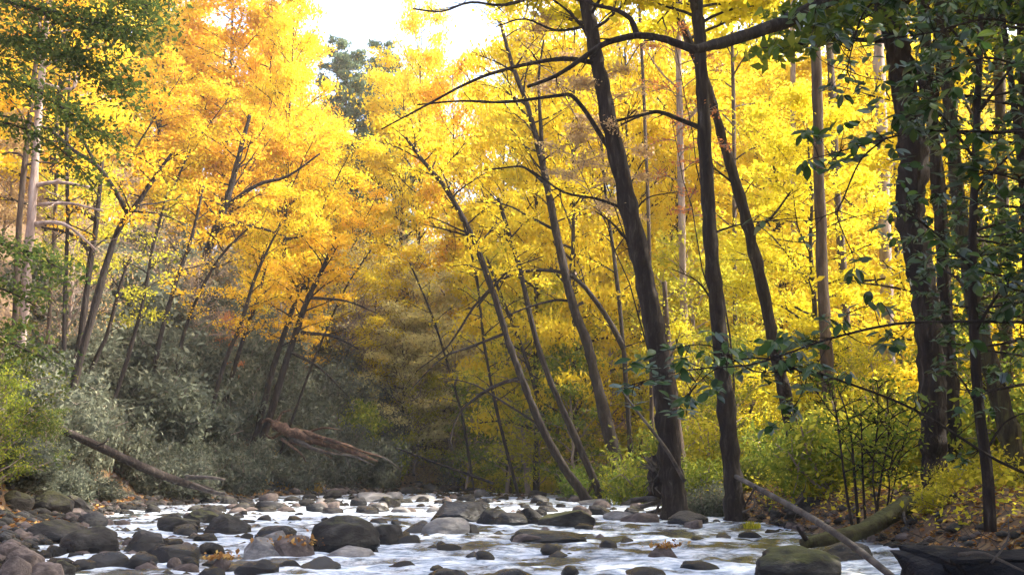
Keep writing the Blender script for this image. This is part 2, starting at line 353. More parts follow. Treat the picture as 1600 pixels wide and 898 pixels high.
# traced boulders: (centre px, top row, foot row, width px, look, z of the foot, angular, label)
BOULD = [
 (533,804,864,118,'rock',0,0,'largest round dark boulder in the middle of the rapids, mossy on top'),
 (542,852,869,92,'rockpale',0,.3,'flat pale slab at the foot of the largest round boulder'),
 (140,820,864,90,'rock',0,0,'big rounded dark boulder with a mossy top among the left bank stones'),
 (414,838,868,66,'rockpale',0,.5,'pale grey block left of the largest round boulder'),
 (428,828,842,34,'rockpale',.1,.2,'small pale stone resting behind the pale grey block'),
 (462,836,868,62,'rocktan',0,.4,'brown leaf strewn rock wedged against the largest round boulder'),
 (402,872,891,66,'rockdark',0,.4,'low dark rock just in front of the pale grey block'),
 (700,807,833,82,'rockpale',0,.1,'long pale domed rock right of the rapids centre'),
 (738,818,832,22,'rockdark',0,.3,'small black stone at the right end of the long pale domed rock'),
 (718,782,815,86,'rockdark',0,.6,'tall dark angular rock behind the long pale domed rock'),
 (885,795,821,86,'rockmoss',0,.5,'wide mossy green boulder in mid river'),
 (830,791,816,44,'rock',0,.3,'rounded brown boulder just left of the wide mossy one'),
 (800,800,818,48,'rockdark',0,.5,'low dark wedge beside the rounded brown boulder'),
 (770,793,816,50,'rock',0,.2,'brown boulder right of the tall dark angular rock'),
 (858,826,845,118,'rock',0,.4,'long low flat rock with a rusty left end in open water'),
 (826,833,845,52,'rocktan',0,.2,'rusty orange stone at the left end of the long low rock'),
 (1075,797,821,60,'rockdark',.0,.1,'dark round boulder with a pale top by the driftwood'),
 (1245,852,898,128,'rockmoss',0,0,'large mossy half sunken boulder in front of the mossy log'),
 (1318,845,873,80,'rockdark',0,.3,'dark stone behind the large half sunken boulder'),
 (1038,852,869,50,'rocktan',0,.6,'low rock heaped with russet leaves in the near rapids'),
 (1172,828,838,40,'rockdark',0,.2,'small dark rock carrying a yellow tuft of grass'),
 (700,886,915,82,'rockdark',0,0,'smooth dark boulder cut by the bottom edge left of centre'),
 (790,888,915,96,'rockdark',0,.2,'wide wet dark rock at the bottom edge, right of the smooth boulder'),
 (700,848,857,40,'rockdark',0,.5,'small black wedge of rock in open water below the pale dome'),
 (655,812,830,50,'rockdark',0,.6,'black angular rock left of the long pale domed rock'),
 (605,818,846,52,'rock',0,.3,'brown boulder touching the right side of the largest round boulder'),
 (590,808,820,30,'rockdark',0,.4,'small dark stone peeping behind the largest boulder right shoulder'),
 (640,834,848,34,'rockdark',0,.5,'small dark rock between the brown boulder and the pale dome'),
 (240,755,783,54,'rockdark',.1,.9,'black triangular rock near the foot of the fallen trunk'),
 (355,802,834,72,'rock',0,.7,'grey brown peaked boulder left of the rapids centre'),
 (280,806,832,66,'rock',0,.4,'brown humped boulder beside the peaked one'),
 (317,795,818,60,'rockmoss',0,.6,'peaked olive rock behind the two humped boulders'),
 (430,820,840,62,'rockdark',0,.3,'dark arched rock above the pale grey block'),
 (420,782,797,44,'rockdark',0,.2,'dark dome standing in the bright upper rapids'),
 (80,812,846,104,'rock',.05,.3,'long sloping brown boulder left of the big rounded one'),
 (140,798,822,54,'rockdark',.05,.2,'dark rounded rock behind the big rounded boulder'),
 (225,826,862,66,'rockdark',0,.5,'heavy black rock right of the big rounded boulder'),
 (168,861,883,62,'rockdark',0,.1,'smooth loaf shaped dark stone below the big rounded boulder'),
 (218,861,882,50,'rockdark',0,.3,'black stone beside the loaf shaped one'),
 (272,850,875,70,'rockdark',0,.5,'dark ridge shaped rock standing in the left channel'),
 (250,848,864,44,'rock',0,.3,'brown stone leaning on the dark ridge shaped rock'),
 (38,854,880,60,'rocktan',.1,.2,'rounded pinkish brown stone at the left shore'),
 (20,868,905,54,'rocktan',.12,.1,'pitted tan stone in the lower left corner'),
 (72,876,902,60,'rocktan',.1,.2,'low brown stone beside the lower left corner stone'),
 (12,845,868,40,'rocktan',.15,.3,'flat pink stone touching the left edge of the frame'),
 (100,874,893,36,'rockmoss',.05,.5,'small mossy stone at the tip of the left shore'),
 (330,846,862,44,'rock',0,.5,'small angular rock in the left channel'),
 (345,868,885,30,'rocktan',0,.5,'stone covered with rust red leaves in the left channel'),
 (330,884,898,44,'rockdark',0,.4,'flat black rock below the leaf covered stone'),
 (500,868,885,60,'rockdark',0,.5,'dark flat rock in open water below the pale slab'),
 (455,874,884,44,'rockdark',0,.5,'thin black rock just breaking the surface left of the flat one'),
 (625,875,884,50,'rockdark',0,.5,'low black ledge washed by white water in the near rapids'),
 (1095,874,886,66,'rockdark',0,.3,'blue black rock awash right of centre foreground'),
 (1010,884,894,60,'rockdark',0,.3,'dark rock awash near the bottom centre'),
 (965,797,812,44,'rockpale',0,.2,'pale rounded stone right of the wide mossy boulder'),
 (1000,800,816,58,'rocktan',0,.4,'brown flat stone near the driftwood pile'),
 (940,788,802,40,'rockdark',0,.6,'black rock above the pale rounded stone'),
 (1262,775,806,60,'rock',.7,.2,'brown boulder on the right bank above the mossy log'),
 (1500,845,860,46,'rocktan',.55,.3,'brown stone on the bank behind the huge slab'),
 (1400,850,862,60,'rock',.2,.3,'flat grey stone under the mossy log roots'),
 (40,736,768,62,'rockpale',.9,.6,'large chalky pale boulder at the foot of the left slope'),
 (78,740,768,30,'rockpale',1.4,.6,'white angular stone leaning on the chalky boulder'),
 (20,765,800,64,'rockmoss',.5,.5,'olive mossy rock at the left edge under the slope'),
 (75,766,800,70,'rockmoss',.3,.5,'squat olive rock below the chalky pale boulder'),
 (115,772,800,56,'rock',.2,.5,'grey brown block right of the squat olive rock'),
 (265,752,778,36,'rockmoss',.35,.3,'yellow green mossy stone touching the fallen trunk'),
 (585,768,784,60,'rockpale',0,.5,'broad pale grey slab at the head of the rapids'),
 (560,776,790,26,'rockdark',0,.5,'dark stone in front of the broad pale slab'),
 (608,775,793,34,'rockmoss',0,.8,'olive pyramid shaped rock at the head of the rapids'),
 (575,790,801,34,'rockdark',0,.4,'black flat rock right below the pale slab'),
 (520,792,802,34,'rockdark',0,.5,'dark low rock left of the rapids head'),
 (660,772,783,50,'rockpale',0,.3,'pale flat stone at the far gravel bar'),
 (905,765,780,26,'rocktan',.2,.1,'brown round rock at the foot of the long left leaning trunk'),
 (930,778,788,50,'rockpale',0,.3,'sunlit pale stone behind the mid river boulders'),
 (475,760,768,40,'rocktan',.1,.4,'tan stone by the golden grass at the far bend'),
]
ROCKS = []      # x, y, rx, ry for foam
for i, (cx, yt, yb, w, look, z, ang, lab) in enumerate(BOULD):
    if z > .15: Y0 = hit(cx, yb); z = gz(P(cx, yb, Y0)[0], Y0)
    else: Y0 = dist0(yb, z)
    ww = w*mpp(Y0); dep = ww*random.uniform(.6, .8)
    Yc = Y0+dep*.42
    base = P(cx, yb, Y0); x = base[0]*Yc/Y0
    top = P(cx, yt, Yc)[2]
    h = max(top-z, .08)
    sink = .18+.25*h
    me = rock_mesh('boulder', 100+i, 4 if w > 55 else 3, ang, .7, .2, M[look])
    o = link('boulder', me, None, (x, Yc, z-sink), None, (ww*1.04, dep*1.1, h+sink))
    tag(o, lab, 'rock'); ROCKS.append((x, Yc, ww/2, dep/2))
def slab():
    import bmesh
    bm = bmesh.new(); bmesh.ops.create_cube(bm, size=1); bmesh.ops.bevel(bm, geom=bm.edges[:], offset=.07, segments=2, affect='EDGES')
    bmesh.ops.subdivide_edges(bm, edges=bm.edges[:], cuts=9, use_grid_fill=True)
    for v in bm.verts:
        c = v.co.copy(); q = c*2.2
        v.co += Vector((mnoise.noise(q), mnoise.noise(q+Vector((9, 0, 0))), mnoise.noise(q+Vector((0, 9, 0)))))*.15+c*.05*mnoise.noise(c*9)
        v.co.x += .10*c.z*(1 if c.x < 0 else -.3); v.co.z += .05*c.x*(c.z > 0)
    me = bpy.data.meshes.new('slab'); bm.to_mesh(me); bm.free()
    for p in me.polygons: p.use_smooth = True
    me.materials.append(surf('dull_black_rock', [(.3, (.008, .008, .010)), (.55, (.018, .018, .021)), (.75, (.045, .043, .042))], 2.4, .9, 1.0, bdist=.12, bscale=5, spec=.15)); return me
o = link('boulder', slab(), None, (P(1560, 875, 14.6)[0], 14.9, .12), (0, .03, .06), (2.1, 1.7, .98)); tag(o, 'huge blocky dark slab at the lower right edge of the river', 'rock'); ROCKS.append((o.location.x, 14.9, 1.1, .85))
protos = {k: [rock_mesh('stone', 900+7*j+len(k), 2, a, .7, .25, M[k]) for j, a in enumerate((0, .3, .5, .7, .9, 1))] for k in ('rock', 'rockdark', 'rockpale', 'rocktan', 'rockmoss')}
LOOK = {'rock': 'grey brown', 'rockdark': 'dark wet', 'rockpale': 'pale grey', 'rocktan': 'brown', 'rockmoss': 'olive mossy'}
def near_boulder(px, py):
    best = None
    for b in BOULD[:40]:
        d = math.hypot(px-b[0], (py-(b[1]+b[2])/2)*2.5)
        if best is None or d < best[0]: best = (d, b)
    return best[1]
def project(x, y, z):
    c, s = math.cos(PITCH), math.sin(PITCH); zz = z-CAMZ
    f = y*c+zz*s; v = -y*s+zz*c
    return 800+F*x/f, 449-F*v/f
RZONES = [  # zone polygon as px range, py range, count, size range (px), looks, phrase
 ((150, 480), (768, 802), 84, (12, 34), ('rockdark', 'rock', 'rocktan'), 'in the upper left rapids'),
 ((480, 760), (766, 800), 62, (11, 36), ('rockdark', 'rockdark', 'rock', 'rocktan', 'rockdark', 'rockpale'), 'across the head of the rapids'),
 ((760, 1060), (770, 806), 42, (11, 34), ('rockdark', 'rock', 'rockdark', 'rocktan'), 'in the riffle below the right bank trees'),
 ((0, 330), (800, 890), 54, (16, 44), ('rockdark', 'rock', 'rocktan', 'rock'), 'among the left shore cobbles'),
 ((300, 640), (800, 850), 24, (12, 30), ('rockdark', 'rockdark'), 'around the largest boulder'),
 ((620, 1200), (815, 895), 9, (18, 40), ('rockdark',), 'in the open water'),
 ((1080, 1500), (806, 850), 18, (12, 34), ('rocktan', 'rock', 'rockdark'), 'along the right water edge'),
]
for (pxr, pyr, cnt, sz, looks, phrase) in RZONES:
    for k in range(cnt):
        px = random.uniform(*pxr); py = random.uniform(*pyr)
        Y0 = dist0(py); x = P(px, py, Y0)[0]; g = gz(x, Y0)
        if g > .6: continue
        z = max(g, 0); w = random.uniform(*sz)*mpp(Y0); lk = random.choice(looks)
        if any(abs(x-r[0]) < r[2]*.9 and abs(Y0-r[1]) < r[3]*.9 for r in ROCKS): continue
        h = w*random.uniform(.28, .55); dep = w*random.uniform(.6, 1)
        b = near_boulder(px, py); side = 'left of' if px < b[0] else 'right of'
        o = link('river_stone', random.choice(protos[lk]), None, (x, Y0, z-.10-.25*h), (0, 0, random.uniform(0, 6.28)), (w, dep, h*1.05+.10))
        size = 'small' if w < .55 else ('middling' if w < .9 else 'large')
        short = b[7]
        for w_ in (' in ', ' at ', ' near ', ',', ' behind ', ' left ', ' right ', ' just ', ' beside ', ' resting ', ' wedged ', ' by ', ' between ', ' touching ', ' peeping ', ' standing ', ' carrying ', ' cut ', ' washed ', ' covered ', ' below ', ' above ', ' with '): short = short.split(w_)[0]
        tag(o, f'{size} {LOOK[lk]} stone {side} the {short}', 'rock', 'river stones '+phrase)
        ROCKS.append((x, Y0, w/2, dep/2))

# loose cobbles of the shore, too many and small to pick apart
mb = MB()
ico = rock_mesh('cobble', 5, 1, .3, .7, .2)
iv = np.array([v.co[:] for v in ico.vertices]); ifc = np.array([[*p.vertices, p.vertices[-1]] for p in ico.polygons])
def cobbles(n, xf, yr, sz, zoff=0):
    for k in range(n):
        y = random.uniform(*yr); x = xf(y); g = gz(x, y)
        if g > 2.2: continue
        s = random.uniform(*sz); a = random.uniform(0, 6.28)
        v = iv*np.array([s, s*random.uniform(.6, 1), s*random.uniform(.35, .6)])
        v = v@np.array([[math.cos(a), math.sin(a), 0], [-math.sin(a), math.cos(a), 0], [0, 0, 1]])
        mb.add(v+np.array([x, y, max(g, -.05-.25*s)-.06*s]), ifc, random.choice((0, 0, 1, 2)))
cobbles(2600, lambda y: float(XL(y))+random.gauss(.2, 1.8), (14, 75), (.12, .5))
cobbles(900, lambda y: float(XR(y))+random.gauss(-.1, .7), (14, 90), (.1, .4))
cobbles(2200, lambda y: random.uniform(-22, 10), (84, 108), (.3, .9))
cobbles(900, lambda y: float(XL(y))+abs(random.gauss(0, 5)), (24, 84), (.15, .6))
cobbles(260, lambda y: random.uniform(float(XL(y)), float(XR(y))), (50, 84), (.2, .7))
tag(mb.build('cobbles', [M['rock'], M['rocktan'], M['rockdark']]), 'dark and brown cobbles heaped along the water edges', 'stones', kind='stuff')

# ------------------------------------------------------------------ the river
wy = np.concatenate([np.linspace(6, 12, 40)[:-1], 1/np.linspace(1/12, 1/110, 520)])
wx = np.linspace(-24, 14, 760)
X, Y = np.meshgrid(wx, wy)
foam_glare = np.zeros_like(X); bulge = np.zeros_like(X)
for (rx, ry, a, b) in ROCKS:
    j0, j1 = np.searchsorted(wx, [rx-a-1.6, rx+a+1.6]); i0, i1 = np.searchsorted(wy, [ry-b-3.0, ry+b+1.8])
    sx, sy = X[i0:i1, j0:j1], Y[i0:i1, j0:j1]
    d = np.sqrt(((sx-rx)/(a+.12))**2+((sy-ry)/(b+.15))**2)-1
    f = np.exp(-np.maximum(d, 0)*3.0*max(a, .3))*.34
    wake = np.exp(-((sx-rx)/(a*.9+.1))**2)*np.clip((ry-sy)/2.4, 0, 1)*np.exp(-np.maximum(0, ry-sy-b)/1.1)*.3
    foam_glare[i0:i1, j0:j1] = np.maximum(foam_glare[i0:i1, j0:j1], f+wake)
flow = vnoise(X*1.0, Y*.35, .9, 7)+.6*vnoise(X, Y*.4, .35, 8)+.9*vnoise(X, Y*.6, 3.5, 9)
strk = np.abs(vnoise(X*.8+2*vnoise(X, Y, 2, 21), Y*1.0, .55, 15))+.6*np.abs(vnoise(X, Y*1.3, .22, 16))
flow = vnoise(X*1.0, Y*.5, .9, 7)+.7*vnoise(X, Y*.7, .35, 8)+.35*vnoise(X, Y*.6, 3.5, 9)
foam_glare = foam_glare+.12+np.clip(flow*.8, -.42, .42)+.20*sstep(26, 50, Y)-.6*np.clip(.22-strk, 0, .3)*sstep(60, 25, Y)  # general whitening paints the sky's reflection beyond the foam round the rocks
Z = .11*vnoise(X, Y*.6, 1.3, 11)+.08*vnoise(X*1.0, Y*.8, .45, 12)+.045*vnoise(X, Y, .2, 13)+.10*vnoise(X, Y*.7, 4, 14)
V = np.stack([X, Y, Z], -1).reshape(-1, 3); nx, ny = len(wx), len(wy)
i = np.arange(ny-1)[:, None]*nx+np.arange(nx-1)[None]
mb = MB(); mb.add(V, np.stack([i, i+1, i+nx+1, i+nx], -1).reshape(-1, 4))
wo = mb.build('river_water', water_mat(), smooth=True); tag(wo, kind='structure')
at = wo.data.attributes.new('foam_glare', 'FLOAT', 'POINT'); at.data.foreach_set('value', foam_glare.astype(np.float32).ravel())

# ------------------------------------------------------------------ tree growing
def smooth_path(pts, k=4):
    p = np.asarray(pts, float); n = len(p)
    t = np.arange(n); tt = np.linspace(0, n-1, (n-1)*k+1)
    m = np.gradient(p, axis=0)
    i = np.minimum(tt.astype(int), n-2); u = (tt-i)[:, None]
    return (2*u**3-3*u**2+1)*p[i]+(u**3-2*u**2+u)*m[i]+(-2*u**3+3*u**2)*p[i+1]+(u**3-u**2)*m[i+1]
def grow_crown(tr, rad, t0, nb, reach, leafN, leafS, rise=.45, spread=.38, wood=None, twigs=None, leaf=None, sub=5, flat=.45, top=.35, az=None, droop=0.0, side=None):
    """branches off the trunk path tr; returns nothing, fills wood, twigs and leaf builders"""
    n = len(tr); tips = []
    for k in range(nb):
        u = t0+(1-t0)*((k+random.random()*.8)/nb); u = min(u, .985)
        f = u*(n-1); i0 = int(f); p0 = lerp(tr[i0], tr[min(i0+1, n-1)], f-i0)
        a = (k*2.4+random.uniform(-.5, .5)) if az is None else random.uniform(*az)
        q = (u-t0)/(1-t0)
        L = reach*(math.sin(math.pi*min(1, .22+q*.68))*(1-top)+top*.6)*random.uniform(.7, 1.15)
        el = rise+random.uniform(-.15, .25)+.35*q
        d = np.array([math.cos(a)*math.cos(el), math.sin(a)*math.cos(el), math.sin(el)])
        m = 6; pts = [p0]; dd = d.copy()
        for j in range(m-1):
            dd = unit(dd+np.array([random.gauss(0, .14), random.gauss(0, .14), random.gauss(-.05-droop, .10)]))
            pts.append(pts[-1]+dd*L/(m-1))
        pts = np.array(pts); r0 = max(.02, min(rad[i0]*.5, .016*L+.02))
        wood.tube(pts, np.linspace(r0, r0*.3, m), 5 if r0 > .04 else 4, cap=False)
        seg = [(pts[2:], 1.0)]
        for s_ in range(sub):
            v = random.uniform(.28, .97)*(m-1); j = int(v); q0 = lerp(pts[j], pts[min(j+1, m-1)], v-j)
            bd = unit(pts[min(j+1, m-1)]-pts[max(j-1, 0)])
            sdv = unit(np.cross(bd, [0, 0, 1]))*random.choice((-1, 1))
            dv = unit(bd*.7+sdv*random.uniform(.4, 1.1)+np.array([0, 0, random.uniform(-.1, .35)-droop]))
            l2 = L*random.uniform(.22, .45)*(1.15-v/(m-1)*.5); sp = [q0]
            for jj in range(3):
                dv = unit(dv+rng.normal(size=3)*.16+np.array([0, 0, -droop*.5])); sp.append(sp[-1]+dv*l2/3)
            sp = np.array(sp); twigs.tube(sp, np.linspace(r0*.5, .011, 4), 3, cap=False); seg.append((sp, .8))
            tips.append(sp[-1])
        tips.append(pts[-1])
        if leafN:
            per = leafN/nb/(len(seg))
            for sp, wgt in seg:
                c = max(1, int(per*3*random.random()**2))
                t = rng.uniform(0, 1, c)**.8*(len(sp)-1); ii = np.minimum(t.astype(int), len(sp)-2); fr = (t-ii)[:, None]
                cc = sp[ii]*(1-fr)+sp[ii+1]*fr+rng.normal(size=(c, 3))*np.array([1, 1, flat])*spread
                leaf.leaves(cc, leafS, up=.8)
    return tips
LEAFY = {}
def make_proto(kind, H, rb, t0, nb, reach, leafN, leafS, mat, bark, rise=.45, lean=0, **kw):
    n = 14; u = np.linspace(0, 1, n)
    tr = np.stack([lean*H*u**1.4+np.cumsum(rng.normal(size=n))*.08, np.cumsum(rng.normal(size=n))*.08, H*u], 1)
    tr[0] = (0, 0, -.4); rad = rb*(1-u)**.8+.02; rad[0] *= 1.35
    root = thing(kind, 'x', 'tree')
    t = MB(); t.tube(tr, rad, 8, wob=.05); t.build('trunk', bark, root, smooth=True)
    w, tw, lf = MB(), MB(), MB()
    grow_crown(tr, rad, t0, nb, reach, leafN, leafS, rise, wood=w, twigs=w, leaf=lf, **kw)
    if lf.n: lf.build('crown', mat, root)
    o = w.build('branches', M['bark'] if bark is not M['twig'] else M['twig'], root)
    for ch in root.children: pass
    return root
def hide_proto(root):
    for ch in list(root.children): bpy.data.objects.remove(ch)
    bpy.data.objects.remove(root)

PT = {}
PT['tall'] = [make_proto('autumn_tree', 26, .24, .12, 48, 8.0, 23000, .29, M['yellow'], M['bark'], rise=.30, top=.72, spread=.55, flat=.5, sub=7) for _ in range(3)]
PT['mid'] = [make_proto('autumn_tree', 14, .13, .10, 38, 5.8, 17000, .21, M['gold'], M['bark'], rise=.35, top=.7, spread=.45, flat=.4, sub=7) for _ in range(3)]
PT['lean'] = [make_proto('leaning_autumn_tree', 15, .12, .22, 26, 5.2, 9000, .21, M['gold'], M['bark'], rise=.35, top=.7, spread=.45, flat=.35, sub=8, lean=.38) for _ in range(3)]
PT['small'] = [make_proto('understory_tree', 7, .07, .10, 30, 3.0, 6500, .15, M['lime'], M['twig'], rise=.5, spread=.3) for _ in range(3)]
PT['bare'] = [make_proto('bare_tree', 9, .08, .06, 48, 3.8, 3600, .13, M['tan'], M['twig'], rise=.6, sub=12) for _ in range(2)]
PT['conifer'] = [make_proto('conifer_tree', 26, .3, .12, 60, 3.6, 12000, .34, M['conifer'], M['bark'], rise=-.05, top=.0, spread=.3, flat=.6) for _ in range(1)]
def make_bush(kind, H, reach, stems, leafN, leafS, mat, wood):
    root = thing(kind, 'x', 'shrub'); w, lf = MB(), MB()
    for s_ in range(stems):
        a = s_*2.4+random.random(); d = unit(np.array([math.cos(a)*.75, math.sin(a)*.75, random.uniform(.5, 1.3)]))
        L = H*random.uniform(.6, 1.05); pts = [np.array([math.cos(a)*.15, math.sin(a)*.15, -.2])]; dd = d
        for j in range(5):
            dd = unit(dd+rng.normal(size=3)*.16); pts.append(pts[-1]+dd*L/5)
        pts = np.array(pts)*np.array([reach/H, reach/H, 1]); w.tube(pts, np.linspace(.045, .014, 6), 4, cap=False)
        for q in range(7):
            v = random.uniform(.3, 1)*5; j = min(int(v), 4); p0 = lerp(pts[j], pts[j+1], v-j)
            dv = unit(rng.normal(size=3)+np.array([0, 0, .3])+.5*dd); l2 = random.uniform(.35, .9)*H*.28
            sp = np.array([p0, p0+dv*l2*.5+rng.normal(size=3)*.05, p0+dv*l2]); w.tube(sp, [.014, .01, .006], 3, cap=False)
            k = max(2, int(leafN/stems/7)); t = rng.uniform(.2, 1, k)[:, None]
            lf.leaves(sp[0]*(1-t)+sp[2]*t+rng.normal(size=(k, 3))*.24, leafS, up=.5, asp=.42)
    lf.build('crown', mat, root); w.build('stems', M['twig'], root)
    return root
PT['rhodo'] = [make_bush('rhododendron_bush', 3.2, 2.6, 22, 8000, .27, M['rhodo'], M['twig']) for _ in range(3)]
PT['bush'] = [make_bush('leafy_bush', 2.2, 1.6, 16, 6000, .13, M['lime'], M['twig']) for _ in range(3)]

def place(kind, px, Y, ytop=None, h=None, mat=None, label='', cat='tree', group=None, wid=None, name=None, dz=0, rot=None):
    x = P(px, 740, Y)[0]
    x = (px-800)/F*Y*1.0; g = gz(x, Y)+dz
    if ytop is not None:
        z = P(px, ytop, Y)[2]; h = max(z-g, 2)
    src = random.choice(PT[kind]); H0 = {'tall': 26, 'mid': 14, 'lean': 15, 'small': 7, 'bare': 9, 'conifer': 26, 'rhodo': 3.0, 'bush': 2.2}[kind]
    s = h/H0; sw = (wid or s)*random.uniform(.9, 1.12)
    o = copy_tree(src, (x, Y, g), random.uniform(0, 6.28) if rot is None else rot, (sw, sw, s), mat)
    if name: o.name = name
    tag(o, label, cat, group)
    return o

# landmark phrases for the woods behind, by the column of the photograph they stand in
LAND = [(-400, 'at the far left'), (60, 'behind the pale slope trunk'), (170, 'above the grey rhododendron slope'),
        (290, 'behind the leaning slope trunk'), (400, 'above the paired dark stems'), (520, 'left of the gap of open sky'),
        (630, 'under the open sky'), (740, 'behind the long left leaning trunk'), (830, 'behind the forked mid trunk'), (920, 'behind the big leaning trunk'),
        (1030, 'left of the straight dark trunk'), (1130, 'behind the straight dark trunk'), (1220, 'left of the brown trunk'),
        (1310, 'between the tall pale trunks'), (1400, 'behind the thick right trunk'), (1500, 'behind the right saplings'), (1620, 'beyond the right edge')]
def where(px):
    r = LAND[0][1]
    for a, t in LAND:
        if px >= a: r = t
    return r
def rowword(Y): return 'nearest row' if Y < 70 else 'second row' if Y < 88 else 'middle row' if Y < 108 else 'back row' if Y < 145 else 'hilltop row'
COLN = {'yellow': 'bright yellow', 'gold': 'golden', 'orange': 'orange', 'lime': 'yellow green', 'tan': 'tan leaved', 'green': 'green', 'rhodo': 'grey green', 'pale': 'pale gold', 'lemon': 'lemon yellow', 'olive': 'olive green'}
def skyline(px):                                       # how high the woods reach, in photo rows
    return float(np.interp(px, [0, 420, 470, 530, 560, 590, 615, 640, 680, 705, 730, 785, 810, 850, 900, 1000, 1100, 1600],
                           [-250, -60, 190, 230, 210, 200, 130, 90, 110, 190, 300, 290, 150, 40, 0, -20, -60, -200]))
rows = [(66, 9), (78, 8.5), (92, 8), (112, 7.5), (130, 8), (152, 9), (185, 12)]
for (Y, sp) in rows:
    half = Y*.50+4; x = -half
    while x < half+4:
        xx = x+random.uniform(-.3, .3)*sp; yy = Y+random.uniform(-.4, .4)*sp; x += sp
        px = 800+F*xx/yy; g = gz(xx, yy)
        if g < .5: continue
        bpy_ = project(xx, yy, g)[1]
        if px < 480 and bpy_ > np.interp(px, [0, 80, 200, 330, 480], [440, 420, 400, 500, 640]): continue
        if px < 700 and yy < 75 and px > 250: continue
        if px > 980 and yy < 120 and random.random() < .45: continue
        if px > 1640 and yy < 120: continue
        if 500 < px < 820 and yy < 150 and random.random() < .35: continue
        st = skyline(px)+random.uniform(-10, 60)
        if st < -40: st = random.uniform(-200, -20) if yy < 130 else random.uniform(-60, 120)
        if yy < 100 and px > 780: st = random.uniform(-150, 60) if random.random() < .35 else random.uniform(120, 420)
        if 500 < px < 820 and yy > 100: m = random.choice(['yellow', 'yellow', 'pale'])
        elif px < 500: m = random.choice(['gold', 'gold', 'gold', 'yellow', 'yellow', 'orange'])
        elif px < 820: m = random.choice(['yellow', 'gold', 'yellow', 'yellow'])
        elif px < 1250: m = random.choice(['yellow', 'yellow', 'lemon', 'lime'])
        else: m = random.choice(['yellow', 'yellow', 'lemon', 'lemon', 'lime'])
        z = P(px, st, yy)[2]; h = z-g
        if h < 4: continue
        kind = 'tall' if h > 17 else 'mid'
        o = place(kind, px, yy, h=min(h, 38), mat=M[m], wid=max(.75, min(1.25, h/(26 if kind == 'tall' else 14))),
                  label=f'{COLN[m]} autumn tree {where(px)}, in the {rowword(yy)}', group='autumn trees of the hillside woods')
# low trees filling the woods beneath
for (Y, sp) in [(58, 7), (68, 6.5), (80, 6.5), (95, 6.5), (112, 6), (128, 7)]:
    half = Y*.47+2; x = -half
    while x < half+2:
        xx = x+random.uniform(-.35, .35)*sp; yy = Y+random.uniform(-.4, .4)*9; x += sp
        px = 800+F*xx/yy; g = gz(xx, yy)
        if g < .6 or (px < 480 and project(xx, yy, g)[1] > np.interp(px, [0, 80, 200, 330, 480], [440, 420, 410, 520, 650])) or px > 1640: continue
        if 500 < px < 800 and random.random() < .45: continue
        m = random.choice(['gold', 'tan', 'lime', 'yellow']) if px < 500 else random.choice(['pale', 'pale', 'lime', 'yellow']) if px < 780 else random.choice(['lime', 'lemon', 'lemon', 'lime']) if yy > 62 else random.choice(['lime', 'olive'])
        place('small', px, yy, h=random.uniform(5, 10), wid=random.uniform(.9, 1.4), mat=M[m], label=f'low {COLN[m]} tree {where(px)}, in the {rowword(yy)}', group='low trees under the autumn wood')
for px, Y, yt, m, lab in [(648, 126, 34, 'yellow', 'bright yellow tree whose crown stands highest beside the notch of sky'), (440, 104, -30, 'yellow', 'bright yellow tree bordering the notch of sky on its left'), (405, 108, -60, 'gold', 'tall golden tree left of the notch border tree')]:
    x_ = (px-800)/F*Y; g_ = gz(x_, Y); h_ = P(px, yt, Y)[2]-g_
    place('tall', px, Y, h=h_, wid=.72, mat=M[m], label=lab, group='autumn trees of the hillside woods')
for k, (px, Y, h, m) in enumerate([(60, 92, 16, 'gold'), (140, 96, 17, 'gold'), (215, 100, 16, 'yellow'), (290, 98, 15, 'gold'), (330, 108, 17, 'gold'), (390, 104, 16, 'gold'), (450, 108, 17, 'yellow'), (500, 112, 15, 'gold'), (560, 116, 14, 'yellow'), (360, 96, 13, 'yellow')]):
    place('lean', px, Y, h=h, wid=random.uniform(.95, 1.15), mat=M[m], rot=random.uniform(-.5, .5), label=f'{COLN[m]} tree leaning over toward the river, {where(px)}', group='trees leaning from the left slope')
for px, Y, yt, m, lab in [(748, 112, 175, 'yellow', 'lower yellow tree closing the foot of the sky gap'), (795, 98, 110, 'yellow', 'yellow tree left of the forked mid trunk top'), (705, 118, 110, 'gold', 'golden tree right of the highest crown by the notch'), (838, 84, 40, 'yellow', 'airy yellow tree behind the top of the forked mid trunk'), (895, 80, -30, 'yellow', 'yellow tree just left of the big leaning trunk'), (985, 92, -40, 'yellow', 'yellow tree right behind the big leaning trunk'), (1060, 96, -60, 'yellow', 'yellow tree left of the straight dark trunk, tall'),
                      (1190, 100, -60, 'yellow', 'tall yellow tree in the gap right of the straight dark trunk')]:
    place('tall', px, Y, ytop=yt, wid=.85, mat=M[m], label=lab, group='autumn trees of the hillside woods')
# conifers far up the valley in the notch of sky
for k, (px, Y, yt) in enumerate([(535, 165, 82), (562, 170, 92), (588, 160, 66), (610, 168, 100), (548, 150, 130), (595, 150, 140), (515, 168, 60)]):
    place('conifer', px, Y, ytop=yt, wid=1.3, label=['tall blue green conifer left of the notch of sky', 'conifer just right of the tallest left one', 'blue green conifer in the middle of the notch', 'conifer half behind the yellow crown right of the notch', 'lower conifer at the left foot of the notch', 'lowest dark conifer in the notch of sky', 'blue green conifer half behind the yellow left canopy'][k], group='distant conifers in the notch of sky')
